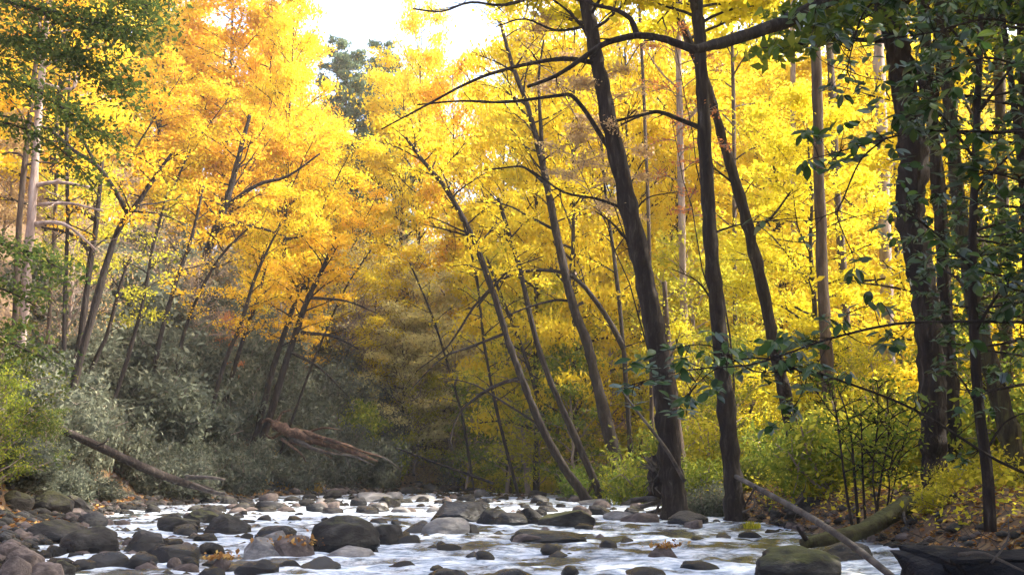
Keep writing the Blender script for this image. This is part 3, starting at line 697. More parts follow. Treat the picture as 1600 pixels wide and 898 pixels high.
# ------------------------------------------------------------------ shrubs and low trees
GR = {'rhodo': 'grey green rhododendron thicket of the left bank', 'bush': 'leafy understory of the right bank'}
for (px, py, h, lab) in [
  (30, 700, 2.6, 'grey green rhododendron behind the chalky pale boulder'),
  (120, 700, 2.8, 'grey rhododendron under the lower part of the fallen trunk'),
  (190, 640, 3.4, 'pale leaved rhododendron just above the fallen trunk'),
  (110, 600, 3.0, 'silvery rhododendron around the foot of the thin forked tree'),
  (250, 700, 3.0, 'rhododendron hanging over the fallen trunk halfway down'),
  (310, 720, 3.0, 'rhododendron above the lower end of the fallen trunk'),
  (370, 710, 3.6, 'rounded silvery rhododendron left of the splintered red trunk'),
  (430, 730, 3.0, 'low rhododendron under the splintered red trunk'),
  (300, 620, 3.8, 'dark rhododendron in the middle of the left slope'),
  (380, 630, 3.6, 'rhododendron at the foot of the leaning twin stems'),
  (230, 560, 4.2, 'tall grey rhododendron behind the thin forked tree'),
  (160, 520, 4.4, 'tall grey rhododendron left of the slope middle'),
  (290, 540, 4.4, 'topmost grey rhododendron right of the slope middle'),
  (200, 470, 4.6, 'highest grey rhododendron on the left slope'),
  (110, 470, 4.0, 'grey rhododendron beside the base of the pale trunk'),
  (480, 735, 2.6, 'grey rhododendron below the broken end of the red trunk'),
  (60, 640, 2.8, 'rhododendron at the upper end of the fallen trunk'),
  (240, 600, 3.6, 'dense rhododendron between the fallen trunk and slope middle'),
  (345, 670, 3.2, 'rhododendron right above the driftwood end of the fallen trunk'),
  (410, 560, 3.6, 'rhododendron behind the twin stems'),
  (280, 490, 4.2, 'rhododendron below the thick leaning slope trunk'),
  (340, 560, 3.8, 'rhododendron under the pale orange sprays'),
]:
    Y = min(hit(px, py+20)+3, 98)
    place('rhodo', px, Y, h=h*1.35, wid=h/3.0*1.35, label=lab, cat='shrub', group=GR['rhodo'], mat=M['rhodo'], dz=-.2)
for k in range(24):
    px = random.uniform(60, 470); top = np.interp(px, [60, 200, 330, 470], [420, 410, 520, 650]); py = random.uniform(top+20, 745)
    Y = min(hit(px, py+15)+4, 108); place('rhodo', px, Y, h=random.uniform(3.4, 5), wid=random.uniform(1.2, 1.6), mat=M['rhodo'], dz=-.2, cat='shrub', group=GR['rhodo'],
        label='grey green rhododendron '+('high in the thicket' if py < 560 else 'halfway up the thicket' if py < 660 else 'low in the thicket')+(' at its left' if px < 200 else ' in its middle' if px < 340 else ' at its right'))
for k in range(34):
    Y = 50+k*1.55; x = float(XL(Y))-random.uniform(1.2, 4.5)-(1.8 if Y < 62 else 0); px = 800+F*x/Y
    place('rhodo', px, Y, h=random.uniform(2.2, 3.4), wid=random.uniform(.75, 1.05), mat=M['rhodo'], dz=-.3, cat='shrub', group=GR['rhodo'], label='low rhododendron overhanging the foot of the left bank'+(' near the fallen trunk' if Y < 70 else ' below the slope' if Y < 86 else ' toward the far bend'))
for k in range(11):
    Y = 37+k*1.5; x = float(XL(Y))-random.uniform(1.6, 3.6); px = 800+F*x/Y
    place('rhodo', px, Y, h=random.uniform(1.2, 1.9), wid=random.uniform(.5, .75), mat=M['rhodo'], dz=-.2, cat='shrub', group=GR['rhodo'], label='low rhododendron on the bank foot behind the left shore stones')
for k in range(22):
    px = random.uniform(505, 700); py = random.uniform(np.interp(px, [500, 700], [600, 690]), 748); Y = min(hit(px, py+6), 125)
    place('rhodo' if k % 2 else 'bush', px, Y, h=random.uniform(3, 4.6), wid=random.uniform(1.0, 1.6), mat=M[random.choice(['rhodo', 'pale', 'rhodo', 'olive'])], dz=-.2, cat='shrub', group='bushes at the far bend',
        label='brush on the slope of the far bend '+('left of' if px < 600 else 'above')+' the leaning pole')
for (px, Y, yt, h, lab) in [(290, 84, 400, 9, 'bare grey tree on the upper left slope'), (235, 84, 330, 9, 'bare branching tree behind the thin forked tree'), (180, 86, 360, 9, 'bare grey tree between the thin slope stems'), (340, 92, 420, 9, 'bare grey tree left of the twin stems')]:
    place('bare', px, Y, h=h, mat=M['tan'], label=lab)
for k, (px, Y, h, m) in enumerate([(500, 100, 3.2, 'rhodo'), (520, 107, 4, 'rhodo'), (555, 108, 4.5, 'pale'), (580, 109, 3.5, 'rhodo'), (610, 111, 5, 'pale'), (635, 109, 3.2, 'rhodo'), (660, 112, 5, 'rhodo'), (690, 110, 3, 'pale'), (715, 109, 3.6, 'rhodo'), (745, 110, 3.6, 'pale'), (400, 99, 4, 'rhodo'), (425, 102, 5, 'rhodo'), (450, 104, 4.5, 'pale'), (470, 106, 5, 'rhodo'), (490, 108, 4.5, 'rhodo'), (380, 98, 4.5, 'rhodo'), (570, 118, 6, 'pale'), (620, 120, 6, 'rhodo'), (680, 119, 6, 'pale'), (730, 118, 6, 'green'), (780, 110, 4, 'rhodo'), (470, 100, 4, 'rhodo'), (440, 98, 4, 'rhodo')]):
    place('bush', px, Y, h=h, wid=h/2.0, mat=M[m], cat='shrub', group='bushes at the far bend', dz=-.1, label=('pale gold' if m == 'pale' else 'grey green' if m == 'rhodo' else 'green')+' bush '+('behind the far gravel bar' if Y < 115 else 'further up behind the far gravel bar')+(' left of the leaning pole' if px < 630 else ' above the leaning pole'))
for k in range(16):
    px = 520+k*18+random.uniform(-8, 8); Y = random.uniform(107, 118)
    place('bare', px, Y, h=random.uniform(7, 13), mat=M[random.choice(['pale', 'pale', 'lime'])], label='bare grey twiggy tree at the far bend', group='bare trees at the far bend')
for (px, Y, h, m, lab) in [
  (540, 100, 3.5, 'rhodo', 'grey green bush right of the red trunk at the far bend'), (600, 106, 4, 'rhodo', 'dull green bush under the broken trunk tip'),
  (660, 108, 3.4, 'tan', 'dusty bush behind the thin leaning pole'), (700, 112, 5, 'olive', 'green bush above the thin leaning pole'),
  (760, 107, 4, 'lime', 'yellow green bush at the foot of the leaning pole'), (820, 100, 4.5, 'olive', 'green bush left of the long leaning trunk foot'),
  (860, 96, 3.2, 'lime', 'bright yellow green bush beside the long leaning trunk foot'), (940, 80, 3.8, 'rhodo', 'olive bush right of the long leaning trunk foot'),
  (985, 70, 3.2, 'lime', 'yellow speckled bush left of the big trunk foot'), (1005, 62, 4.2, 'olive', 'dark leafy bush left of the big leaning trunk'),
  (910, 74, 3.2, 'green', 'small leafy bush beside the water by the long trunk'),
  (1090, 50, 2.6, 'olive', 'green bush between the two big dark trunks'), (1105, 44, 2.0, 'rhodo', 'low bush with round leaves by the straight dark trunk'),
  (1200, 58, 3.2, 'lime', 'glowing yellow green bush right of the straight dark trunk'), (1190, 46, 1.8, 'olive', 'low green bush right of the straight trunk foot'),
  (1230, 52, 4.0, 'olive', 'leafy bush under the leaning forked trunk'), (1270, 40, 2.6, 'green', 'green bush above the sunny leaf litter'),
  (1310, 36, 3.6, 'olive', 'bush behind the upright sapling stems'), (1375, 38, 3.8, 'lime', 'yellow green bush right of the upright sapling stems'),
  (1420, 44, 4.5, 'lime', 'tall yellow green bush left of the thick right trunk'), (1510, 38, 3.2, 'lime', 'bright bush right of the thick right trunk'),
  (1520, 28, 1.3, 'lime', 'low yellow plant at the thick trunk foot'), (1580, 28, 1.7, 'lime', 'low leafy plant at the right edge'), (1590, 36, 4.5, 'olive', 'tall bush at the right edge'),
  (1480, 29, 1.1, 'lime', 'small bright ground plant below the thick right trunk'), (1450, 26, .8, 'lime', 'tiny leafy plant beside the mossy log end'),
  (1130, 60, 4.5, 'lime', 'tall bush behind the straight dark trunk'), (1060, 70, 5, 'olive', 'tall bush behind the big leaning trunk'),
  (1180, 75, 5, 'lime', 'pale lime bush far behind the straight trunk'), (1290, 60, 5, 'lime', 'tall bush at the foot of the brown straight trunk'),
  (1350, 70, 5.5, 'lime', 'tall lime bush among the pale trunks'), (1460, 60, 6, 'green', 'tall green bush behind the thick right trunk'),
  (1540, 50, 6, 'lime', 'high lime bush behind the saplings'),
]:
    place('bush', px, Y, h=h, wid=h/2.2, mat=M[m], label=lab, cat='shrub', group=GR['bush'] if px > 780 else 'bushes at the far bend', dz=-.1)
for (px, Y, yt, kind, m, lab) in [
  (130, 70, 300, 'small', 'lime', 'lime leaved small tree right of the pale trunk'), (12, 36, 530, 'small', 'canopy', 'green leaved small tree at the far left edge'),
  (4, 32, 590, 'small', 'olive', 'yellow green sapling touching the left edge'), (75, 46, 650, 'small', 'canopy', 'low yellow sapling above the fallen trunk top'),
  (400, 98, 500, 'small', 'pale', 'faint green sapling by the twin stems'),
  (480, 103, 470, 'small', 'gold', 'golden sapling right of the twin stems'), (530, 108, 500, 'mid', 'gold', 'golden low tree above the red trunk'),
  (440, 100, 430, 'small', 'gold', 'golden leaved low tree between the leaning stems'),
  (585, 108, 440, 'mid', 'yellow', 'yellow low tree hanging over the middle of the far bend'), (630, 107, 500, 'mid', 'pale', 'pale gold tree just left of the leaning pole'), (668, 109, 460, 'mid', 'pale', 'pale gold tree above the leaning pole'), (712, 108, 520, 'small', 'pale', 'pale gold sapling right of the leaning pole top'), (650, 106.5, 590, 'small', 'lime', 'lime sapling on the far gravel bar'),  # yellow and pale crowns added to brighten the shaded far bend
  (620, 112, 520, 'bare', 'pale', 'bare twiggy tree above the far bend'), (560, 108, 480, 'bare', 'tan', 'bare grey tree left of the far bend middle'),
  (680, 112, 470, 'bare', 'pale', 'bare twiggy tree right of the far bend middle'), (740, 108, 540, 'bare', 'pale', 'bare twiggy tree behind the leaning pole'),
  (640, 118, 400, 'bare', 'pale', 'tall bare tree of the far bend'), (590, 116, 560, 'small', 'pale', 'pale gold low tree at the far bend'),
(90, 64, 330, 'bare', 'tan', 'bare tree just right of the pale trunk'),
  (830, 92, 430, 'small', 'lime', 'lime low tree under the arching branch'), (880, 86, 470, 'small', 'lime', 'bright lime low tree beside the forked mid trunk'),
  (950, 84, 480, 'small', 'lime', 'glowing lime low tree left of the big leaning trunk'), (790, 98, 520, 'small', 'green', 'dull green low tree in the middle distance'),
  (730, 104, 600, 'small', 'green', 'green sapling above the far gravel bar'), (1000, 90, 380, 'mid', 'yellow', 'yellow tree straight behind the big leaning trunk'),
  (1090, 80, 400, 'small', 'lime', 'lime low tree between the two big trunks'), (1170, 72, 420, 'mid', 'lime', 'lime tree right of the straight dark trunk'),
  (1240, 82, 400, 'mid', 'yellow', 'low branching yellow tree left of the brown straight trunk'), (1340, 84, 380, 'mid', 'yellow', 'yellow tree between the tall pale trunks'),
  (1420, 90, 340, 'mid', 'yellow', 'yellow tree behind the thick right trunk base'), (1500, 64, 420, 'small', 'green', 'green low tree right of the thick trunk'),
  (1600, 60, 300, 'mid', 'green', 'green tree at the right edge behind the saplings'), (1280, 62, 520, 'small', 'green', 'green low tree at the brown straight trunk'),
  (1370, 58, 540, 'small', 'lime', 'lime low tree left of the thick right trunk'), (900, 78, 560, 'small', 'green', 'green sapling under the forked mid trunk'),
  (840, 84, 600, 'small', 'lime', 'lime sapling beside the leaning trunk foot'), (1560, 44, 380, 'small', 'green', 'dark green low tree between the right trunks'),
]:
    place(kind, px, Y, ytop=yt, mat=M[m], label=lab, group=None)

# ------------------------------------------------------------------ the trees one can point at
def traced(name, label, pts, Y, bark, H=None, crown=None, branches=(), Ytop=None, roots=True, cat='tree', n=10, lean_up=None):
    """pts from the foot up: (column, row, width) in photo pixels at depth Y"""
    k = len(pts); Yt = Ytop or Y
    ys = [lerp(Y, Yt, i/(k-1)) for i in range(k)]
    if Y > 55: pts = [(a, b, c*.84) for (a, b, c) in pts]
    if name in ('thick_tree', 'right_leaning_tree', 'twin_tree', 'edge_tree'): pts = [(a, b, c*.86) for (a, b, c) in pts]
    if name in ('leaning_tree', 'straight_tree', 'forked_tree'): pts = [(a, b, c*.9) for (a, b, c) in pts]
    w = [P(a, b, yy) for (a, b, c), yy in zip(pts, ys)]; r = [c*mpp(yy)/2 for (a, b, c), yy in zip(pts, ys)]
    g = gz(w[0][0], w[0][1]); foot = w[0].copy()
    d = unit(w[0]-w[1]); foot2 = foot+d*max(.3, (foot[2]-g)/max(.3, -d[2])+.3) if foot[2] > g-.2 else foot
    path = [foot2]+w if foot[2] > g-.2 else w; rr = ([r[0]*(1.35 if roots else 1)]+r) if foot[2] > g-.2 else r
    if H and path[-1][2] < H:
        d = unit(path[-1]-path[-2]); top = path[-1]
        dd = unit(d+np.array([0, 0, 1.2])); L = H-top[2]
        for q in (.33, .66, 1): path.append(top+dd*L*q+rng.normal(size=3)*.25); rr.append(r[-1]*(1-q*.85))
    path = smooth_path(path, 8 if r[0] > .2 else 4); rr_ = r[len(r)//2]; path[1:-1] += rng.normal(size=(len(path)-2, 3))*rr_*.05; rr = np.interp(np.linspace(0, len(rr)-1, len(path)), range(len(rr)), rr)
    rr = rr*(1+.06*np.sin(np.arange(len(rr))*1.7+random.random()*6)+.04*rng.normal(size=len(rr)))
    root = thing(name, label, cat, (path[0][0], path[0][1], max(g, path[0][2])))
    mb = MB(); mb.tube(path, rr, 16 if rr[0] > .2 else n, wob=.03, ridge=.05); tk = mb.build('trunk', bark, root, smooth=True)
    if roots and rr[0] > .16:
        mb = MB()
        for q in range(6):
            a = q*1.05+random.random()*.5; rl = rr[0]*random.uniform(1.8, 3)
            c0 = path[1]
            pt = [c0+np.array([math.cos(a), math.sin(a), .3])*rr[0]*.5, c0+np.array([math.cos(a)*rr[0]*1.2, math.sin(a)*rr[0]*1.2, -.15]), c0+np.array([math.cos(a)*rl, math.sin(a)*rl, -.75])]
            mb.tube(pt, [rr[0]*.45, rr[0]*.3, rr[0]*.12], 6, cap=False)
        mb.build('root_flare', bark, root, smooth=True)
    for br in branches:
        bp, w0, w1 = br[:3]; dY = br[3] if len(br) > 3 else 0; m = len(bp)
        q = smooth_path([P(a, b, lerp(Y, Yt, .5)+dY*i/(m-1)) for i, (a, b) in enumerate(bp)])
        if w0 < 7.5: w0, w1 = w0*1.35, w1*1.25
        rad = np.linspace(w0, w1, len(q))*mpp(Y)/2
        mb = MB(); mb.tube(q, rad, 6, wob=.06)
        nt_ = br[4] if len(br) > 4 else 6
        for s_ in range(nt_):
            v = random.uniform(.2, .98)*(len(q)-1); j = int(v); p0 = q[j]
            bd = unit(q[min(j+1, len(q)-1)]-q[max(j-1, 0)]); dv = unit(bd*.7+rng.normal(size=3)*.6+np.array([0, 0, .15]))
            l2 = random.uniform(18, 60)*mpp(Y); sp = [p0]
            for jj in range(3): dv = unit(dv+rng.normal(size=3)*.2); sp.append(sp[-1]+dv*l2/3)
            mb.tube(sp, np.linspace(rad[j]*.4+.004, .005, 4), 3, cap=False)
        mb.build('branch', bark, root, smooth=True)
    if crown:
        c = dict(crown); mat = c.pop('mat'); ln = c.pop('leafN'); ls = c.pop('leafS'); t0 = c.pop('t0'); nb = c.pop('nb'); reach = c.pop('reach')
        wd, lf = MB(), MB()
        grow_crown(path, rr, t0, nb, reach, ln, ls, wood=wd, twigs=wd, leaf=lf, **c)
        wd.build('branches', bark, root)
        if lf.n: lf.build('crown', mat, root)
    return root, path, rr
def hi(leafN=5000, nb=26, reach=5.5, t0=.55, mat='lemon', leafS=.36, **k): return dict(mat=M[mat], leafN=leafN, nb=nb, reach=reach, t0=t0, leafS=leafS, **k)
def lo(mat, leafN=1500, nb=14, reach=3, t0=.3, leafS=.2, **k): return dict(mat=M[mat], leafN=leafN, nb=nb, reach=reach, t0=t0, leafS=leafS, **k)

traced('leaning_tree', 'big dark trunk leaning left with pale lichen spots, right of centre',
 [(1052, 770, 42), (1045, 700, 38), (1036, 600, 35), (1016, 480, 34), (986, 340, 32), (952, 190, 29), (930, 80, 25), (914, -10, 23)], 42, M['bark'], 30, hi(t0=.66),
 [([(950, 230), (900, 155), (870, 150), (790, 160), (720, 158), (652, 164)], 6, 2), ([(935, 100), (880, 92), (800, 106), (735, 128), (660, 168), (596, 202)], 9, 2, -2, 8),
  ([(985, 330), (930, 310), (880, 300), (820, 262), (770, 265)], 4, 1.5), ([(1000, 400), (960, 352), (930, 330)], 4, 1.5), ([(960, 190), (1000, 180), (1040, 175)], 4, 2),
  ([(925, 60), (890, 20), (850, -10)], 5, 2), ([(912, -5), (860, -12), (790, 8), (735, 4), (690, 18), (645, 14)], 5, 2, -2, 22), ([(922, 40), (870, 48), (820, 30), (775, 42)], 4, 1.5, -1, 14), ([(985, 345), (1010, 310), (1060, 300)], 3, 1)])
traced('straight_tree', 'tall straight dark trunk rising from the bank right of the big leaning one',
 [(1146, 768, 34), (1137, 660, 31), (1122, 500, 28), (1110, 380, 25), (1100, 200, 24), (1093, 60, 23), (1088, -10, 22)], 40, M['bark'], 31, hi(t0=.62),
 [([(1105, 205), (1070, 190), (1030, 175), (1010, 178), (970, 195)], 7, 2), ([(1112, 365), (1160, 350), (1250, 340)], 3, 1), ([(1120, 480), (1090, 440), (1050, 420)], 3, 1)])
traced('forked_tree', 'dark tree behind the straight trunk, leaning out right as it comes down to the bushes',
 [(1246, 720, 26), (1232, 640, 24), (1212, 550, 21), (1190, 440, 20), (1160, 320, 19), (1130, 220, 17), (1103, 130, 16), (1062, 30, 14), (1045, -15, 12)], 46, M['bark'], 27, hi(t0=.62, nb=18),
 [([(1175, 360), (1205, 340), (1235, 300)], 4, 2), ([(1150, 290), (1110, 260), (1070, 250)], 3, 1)])
traced('brown_tree', 'brown straight trunk between the leaning dark tree and the pale trunks',
 [(1300, 690, 24), (1292, 560, 22), (1284, 400, 21), (1278, 200, 20), (1272, -10, 18)], 58, M['barktan'], 34, hi(t0=.6))
traced('slim_tree', 'slim tan trunk just right of the brown straight trunk', [(1330, 700, 16), (1322, 500, 15), (1308, 300, 14), (1296, 80, 13), (1290, -10, 12)], 72, M['barktan'], 38, hi(t0=.6, leafN=4000))
traced('pale_tree', 'thick pale tan trunk with broken stubs left of the darkest right trunk', [(1392, 700, 24), (1385, 450, 23), (1380, 250, 22), (1374, 80, 20), (1372, -10, 19)], 66, M['barkpale'], 36, hi(t0=.6),
 [([(1382, 270), (1400, 250), (1412, 235)], 6, 3, 0, 0), ([(1380, 420), (1405, 400), (1420, 380)], 3, 1)])
traced('far_pale_tree', 'narrow greyish trunk glimpsed in the yellow left of the brown trunk', [(1242, 640, 12), (1240, 300, 11), (1238, -10, 10)], 88, M['barkpale'], 42, hi(t0=.55, leafN=4000))
traced('mid_pale_tree', 'pale trunk between the big leaning trunk and the straight dark one', [(1072, 660, 15), (1067, 420, 13), (1062, 200, 12), (1058, -10, 11)], 78, M['barkpale'], 40, hi(t0=.55, leafN=4000),
 [([(1062, 140), (1030, 110), (1000, 60)], 3, 1), ([(1064, 200), (1090, 170), (1105, 150)], 4, 2)])
traced('thin_tree', 'thin brown stem in the yellow left of the pale trunk', [(1018, 640, 8), (1015, 400, 7), (1008, 200, 6), (998, -10, 5)], 74, M['barktan'], 34, hi(t0=.5, leafN=3000, nb=18))
traced('thin_tree', 'slender tan stem standing right of the straight dark trunk', [(1150, 620, 8), (1148, 400, 8), (1146, 150, 7), (1142, -10, 6)], 76, M['barktan'], 34, hi(t0=.5, leafN=3000, nb=18))
traced('thin_tree', 'slender orange brown stem by the pale stubby trunk', [(1362, 600, 7), (1358, 400, 7), (1357, 200, 6), (1350, -10, 5)], 92, M['barktan'], 38, hi(t0=.5, leafN=3000, nb=18))
traced('thin_tree', 'straight stem hugging the right side of the pale stubby trunk', [(1408, 620, 10), (1402, 400, 10), (1398, 100, 9), (1396, -10, 8)], 84, M['bark'], 38, hi(t0=.55, leafN=3000, nb=18))
traced('twin_tree', 'dark trunk close behind the right side of the thickest trunk', [(1492, 740, 30), (1484, 600, 28), (1474, 420, 26), (1462, 250, 24), (1448, 90, 22), (1440, -10, 20)], 36, M['bark'], 26, hi(t0=.6, mat='lime'))
thick = traced('thick_tree', 'thickest dark trunk at the right with an S shaped bend and mossy bark',
 [(1462, 772, 46), (1459, 690, 45), (1456, 600, 46), (1450, 500, 46), (1434, 400, 46), (1422, 320, 50), (1428, 230, 52), (1412, 130, 46), (1396, 50, 42), (1382, -20, 38)], 30, M['bark'], 26, hi(t0=.66, mat='green'),
 [([(1385, -40), (1330, -18), (1272, 12), (1225, 35), (1160, 57), (1118, 70), (1082, 78)], 28, 14, -5, 3), ([(1082, 78), (1040, 62), (996, 56), (950, 66), (915, 88), (870, 118), (824, 136)], 15, 5, -1, 6),
  ([(996, 56), (985, 30), (960, 15), (930, 8), (895, -6)], 10, 5, 0, 4), ([(1430, 200), (1462, 150), (1470, 80), (1500, 20)], 12, 6, 0, 4), ([(1400, 60), (1440, 130), (1460, 200)], 16, 12, -1, 2)])
traced('right_leaning_tree', 'dark trunk at the far right leaning left as it rises behind the thin sapling',
 [(1592, 745, 42), (1566, 640, 37), (1532, 520, 32), (1508, 400, 28), (1492, 260, 26), (1478, 120, 24), (1466, -10, 22)], 28, M['barkmoss'], 24, hi(t0=.64, mat='green'))
traced('edge_tree', 'dark trunk cut by the upper right edge', [(1640, 760, 26), (1622, 500, 24), (1606, 250, 22), (1596, -10, 20)], 32, M['bark'], 25, hi(t0=.62, mat='green'))
traced('edge_tree', 'brown trunk in the upper right corner left of the edge trunk', [(1575, 700, 20), (1570, 400, 20), (1562, 150, 18), (1556, -10, 17)], 44, M['barktan'], 28, hi(t0=.62, mat='yellow'))
# the leaning trees of the middle
traced('long_leaning_tree', 'long dark trunk leaning far left over the river from a round stone',
 [(908, 768, 18), (878, 725, 15), (845, 665, 14), (815, 590, 13), (790, 520, 12), (768, 450, 12), (738, 370, 10), (700, 300, 9), (660, 250, 7), (634, 215, 5)], 64, M['bark'], None, lo('yellow', 2500, 18, 3.4, .6, .22),
 [([(815, 590), (780, 600), (745, 620), (715, 650), (700, 700)], 5, 1.5), ([(768, 450), (740, 480), (700, 540), (650, 580)], 4, 1), ([(790, 520), (740, 540), (690, 560), (640, 610)], 4, 1),
  ([(845, 665), (790, 630), (740, 600), (690, 590)], 3, 1), ([(738, 370), (700, 360), (660, 350)], 3, 1), ([(768, 450), (800, 420), (850, 400)], 3, 1)])
traced('forked_mid_tree', 'dark trunk leaning left behind the arching branch in the middle of the wood',
 [(935, 610, 20), (918, 540, 18), (893, 470, 17), (868, 360, 15), (850, 270, 13), (828, 180, 10), (800, 100, 8), (780, 30, 5)], 70, M['bark'], None, lo('yellow', 2500, 18, 4.4, .5, .24),
 [([(975, 545), (945, 490), (905, 440), (870, 424), (820, 424), (780, 440), (745, 480)], 7, 2), ([(868, 360), (830, 340), (790, 320), (740, 315)], 4, 1), ([(855, 290), (820, 262), (790, 262), (750, 266)], 4, 1),
  ([(893, 470), (860, 470), (800, 490), (760, 520)], 4, 1), ([(850, 270), (845, 200), (842, 120), (850, 60)], 6, 2), ([(830, 190), (800, 150), (790, 100)], 3, 1)])
traced('thin_mid_tree', 'thin leaning stem left of the forked mid trunk', [(880, 640, 11), (858, 590, 10), (835, 520, 10), (815, 430, 9), (797, 370, 8), (778, 310, 6)], 72, M['bark'], None, lo('yellow', 1200, 10, 3, .6, .22),
 [([(797, 370), (770, 340), (750, 290)], 3, 1)])
traced('slender_tree', 'slender dark stem standing in the bushes left of the big leaning trunk', [(1058, 660, 14), (1050, 590, 13), (1042, 520, 12), (1038, 440, 9)], 56, M['barktan'], None, lo('lime', 700, 10, 2.2, .5, .16))
# left slope
def tl(name, label, pts, bark, crown, br=(), H=None, maxY=90):
    Y = min(hit(pts[0][0], pts[0][1])-9, maxY); return traced(name, label, pts, Y, bark, H, crown, br, roots=False)
tl('thin_forked_tree', 'thin dark tree on the left slope forking into two thin curved limbs', [(112, 612, 15), (130, 545, 14), (150, 470, 13), (170, 400, 12), (190, 350, 11), (215, 318, 10), (240, 280, 8), (268, 240, 5)], M['bark'],
   lo('gold', 900, 10, 3, .6, .2), [([(200, 335), (175, 290), (150, 258), (115, 235), (80, 205), (40, 190), (-10, 178)], 8, 4), ([(205, 330), (250, 335), (290, 350)], 3, 1), ([(150, 258), (120, 200), (90, 140), (20, 90)], 4, 1.5)])
tl('thin_slope_tree', 'thin dark stem left of the forked one on the slope', [(118, 580, 12), (130, 500, 12), (140, 420, 11), (152, 340, 9), (160, 250, 7)], M['bark'], lo('lime', 700, 10, 2.6, .5, .18), [([(140, 390), (110, 365), (65, 355)], 6, 3), ([(150, 345), (110, 320), (70, 310)], 5, 2)])
tl('pale_slope_tree', 'pinkish pale trunk at the upper left of the slope', [(36, 520, 16), (45, 400, 16), (52, 300, 15), (60, 180, 13), (70, 60, 11), (78, -10, 10)], M['barkpale'], hi(t0=.5, leafN=2500, mat='gold'),
   [([(55, 290), (90, 285), (140, 292)], 6, 3), ([(60, 320), (110, 318), (160, 330)], 5, 2), ([(58, 130), (110, 140), (120, 120)], 6, 3), ([(50, 350), (100, 350), (150, 390)], 6, 2)], H=26, maxY=58)
tl('pale_slope_tree', 'darker trunk standing close left of the pinkish pale one', [(25, 480, 12), (30, 350, 11), (45, 200, 10), (60, 60, 8), (66, -10, 7)], M['barktan'], hi(t0=.5, leafN=1500, nb=14, mat='gold'), H=24, maxY=59)
tl('thick_slope_tree', 'thick rust brown trunk leaning right high on the left slope', [(300, 480, 17), (312, 430, 16), (332, 370, 15), (352, 320, 13), (372, 250, 10), (390, 180, 7)], M['bark'],
   lo('gold', 2500, 18, 4.4, .45, .24), [([(335, 360), (370, 350), (420, 360), (455, 375)], 5, 2), ([(350, 325), (400, 290), (450, 275), (500, 240)], 6, 2), ([(305, 465), (330, 462), (375, 466)], 4, 2)])
tl('twin_stem_tree', 'right hand stem of the dark leaning pair above the red trunk', [(420, 655, 13), (440, 590, 12), (462, 520, 11), (482, 465, 10), (502, 425, 8), (525, 370, 5)], M['bark'],
   lo('gold', 2500, 18, 4, .5, .24), [([(470, 520), (520, 525), (560, 545)], 5, 2), ([(455, 550), (500, 575), (545, 620)], 4, 1), ([(482, 465), (540, 470), (590, 490)], 4, 1)])
tl('twin_stem_tree', 'left hand stem of the dark leaning pair above the red trunk', [(410, 640, 11), (425, 580, 10), (448, 510, 9), (470, 450, 8), (492, 430, 6)], M['bark'], lo('gold', 1500, 14, 3.4, .5, .22))
tl('thin_slope_tree', 'short thin stem beside the salmon orange sapling', [(362, 590, 9), (375, 545, 8), (390, 500, 8), (402, 470, 6), (415, 420, 4)], M['bark'], lo('gold', 1500, 12, 3.2, .45, .22))
tl('thin_slope_tree', 'short dark stem in the grey thicket above the fallen trunk', [(150, 560, 9), (168, 520, 8), (190, 440, 7), (205, 400, 5)], M['bark'], lo('tan', 300, 10, 2, .5, .16))
tl('thin_slope_tree', 'thin greenish pole left of the thin forked tree', [(78, 480, 8), (84, 380, 8), (88, 280, 7), (90, 180, 5)], M['barktan'], lo('lime', 900, 10, 2.6, .5, .18))

for lab, pts, m in [('slim dark stem rising out of the thicket below the thick slope trunk', [(235, 600, 9), (252, 520, 9), (275, 440, 8), (300, 370, 7), (318, 290, 5)], 'gold'),
 ('slender stem leaning right over the dense rhododendron', [(180, 620, 8), (205, 540, 8), (226, 460, 7), (238, 390, 6), (262, 300, 4)], 'lime'),
 ('thin stem leaning strongly right above the silvery bushes', [(330, 640, 8), (350, 570, 8), (378, 500, 7), (400, 430, 6), (438, 350, 4)], 'gold'),
 ('thin upright dark stem near the pale slope trunk', [(100, 560, 8), (102, 450, 8), (106, 340, 7), (104, 220, 6), (110, 100, 4)], 'gold'),
 ('slim stem arching right between the twin stems and the red trunk', [(455, 660, 5), (480, 590, 5), (508, 520, 4), (540, 450, 4), (580, 390, 3)], 'yellow'),
 ('arching slim stem above the middle of the thicket', [(270, 610, 7), (282, 540, 7), (306, 470, 6), (345, 400, 5), (400, 345, 3)], 'gold')]:
    tl('slim_slope_tree', lab, pts, M['bark'], lo(m, 800, 12, 2.4, .5, .18))
for lab, pts, Y_, m in [('thin curved stem leaning left over the far bend', [(735, 730, 5), (722, 650, 5), (700, 570, 4.5), (674, 490, 4), (640, 410, 3)], 88, 'yellow'),
 ('thin dark stem rising left of the long leaning trunk', [(800, 735, 6), (776, 640, 6), (757, 540, 5), (744, 430, 5), (716, 320, 3)], 82, 'yellow'),
 ('thin stem leaning left behind the thin mid stem', [(870, 720, 8), (846, 640, 8), (822, 560, 7), (786, 470, 6), (760, 400, 4)], 80, 'lime'),
 ('straight thin stem right of the forked mid trunk', [(985, 700, 9), (975, 560, 8), (962, 420, 7), (946, 300, 5), (938, 200, 4)], 72, 'yellow')]:
    traced('thin_leaning_tree', lab, pts, Y_, M['bark'], None, lo(m, 900, 14, 3, .4, .2), roots=False)
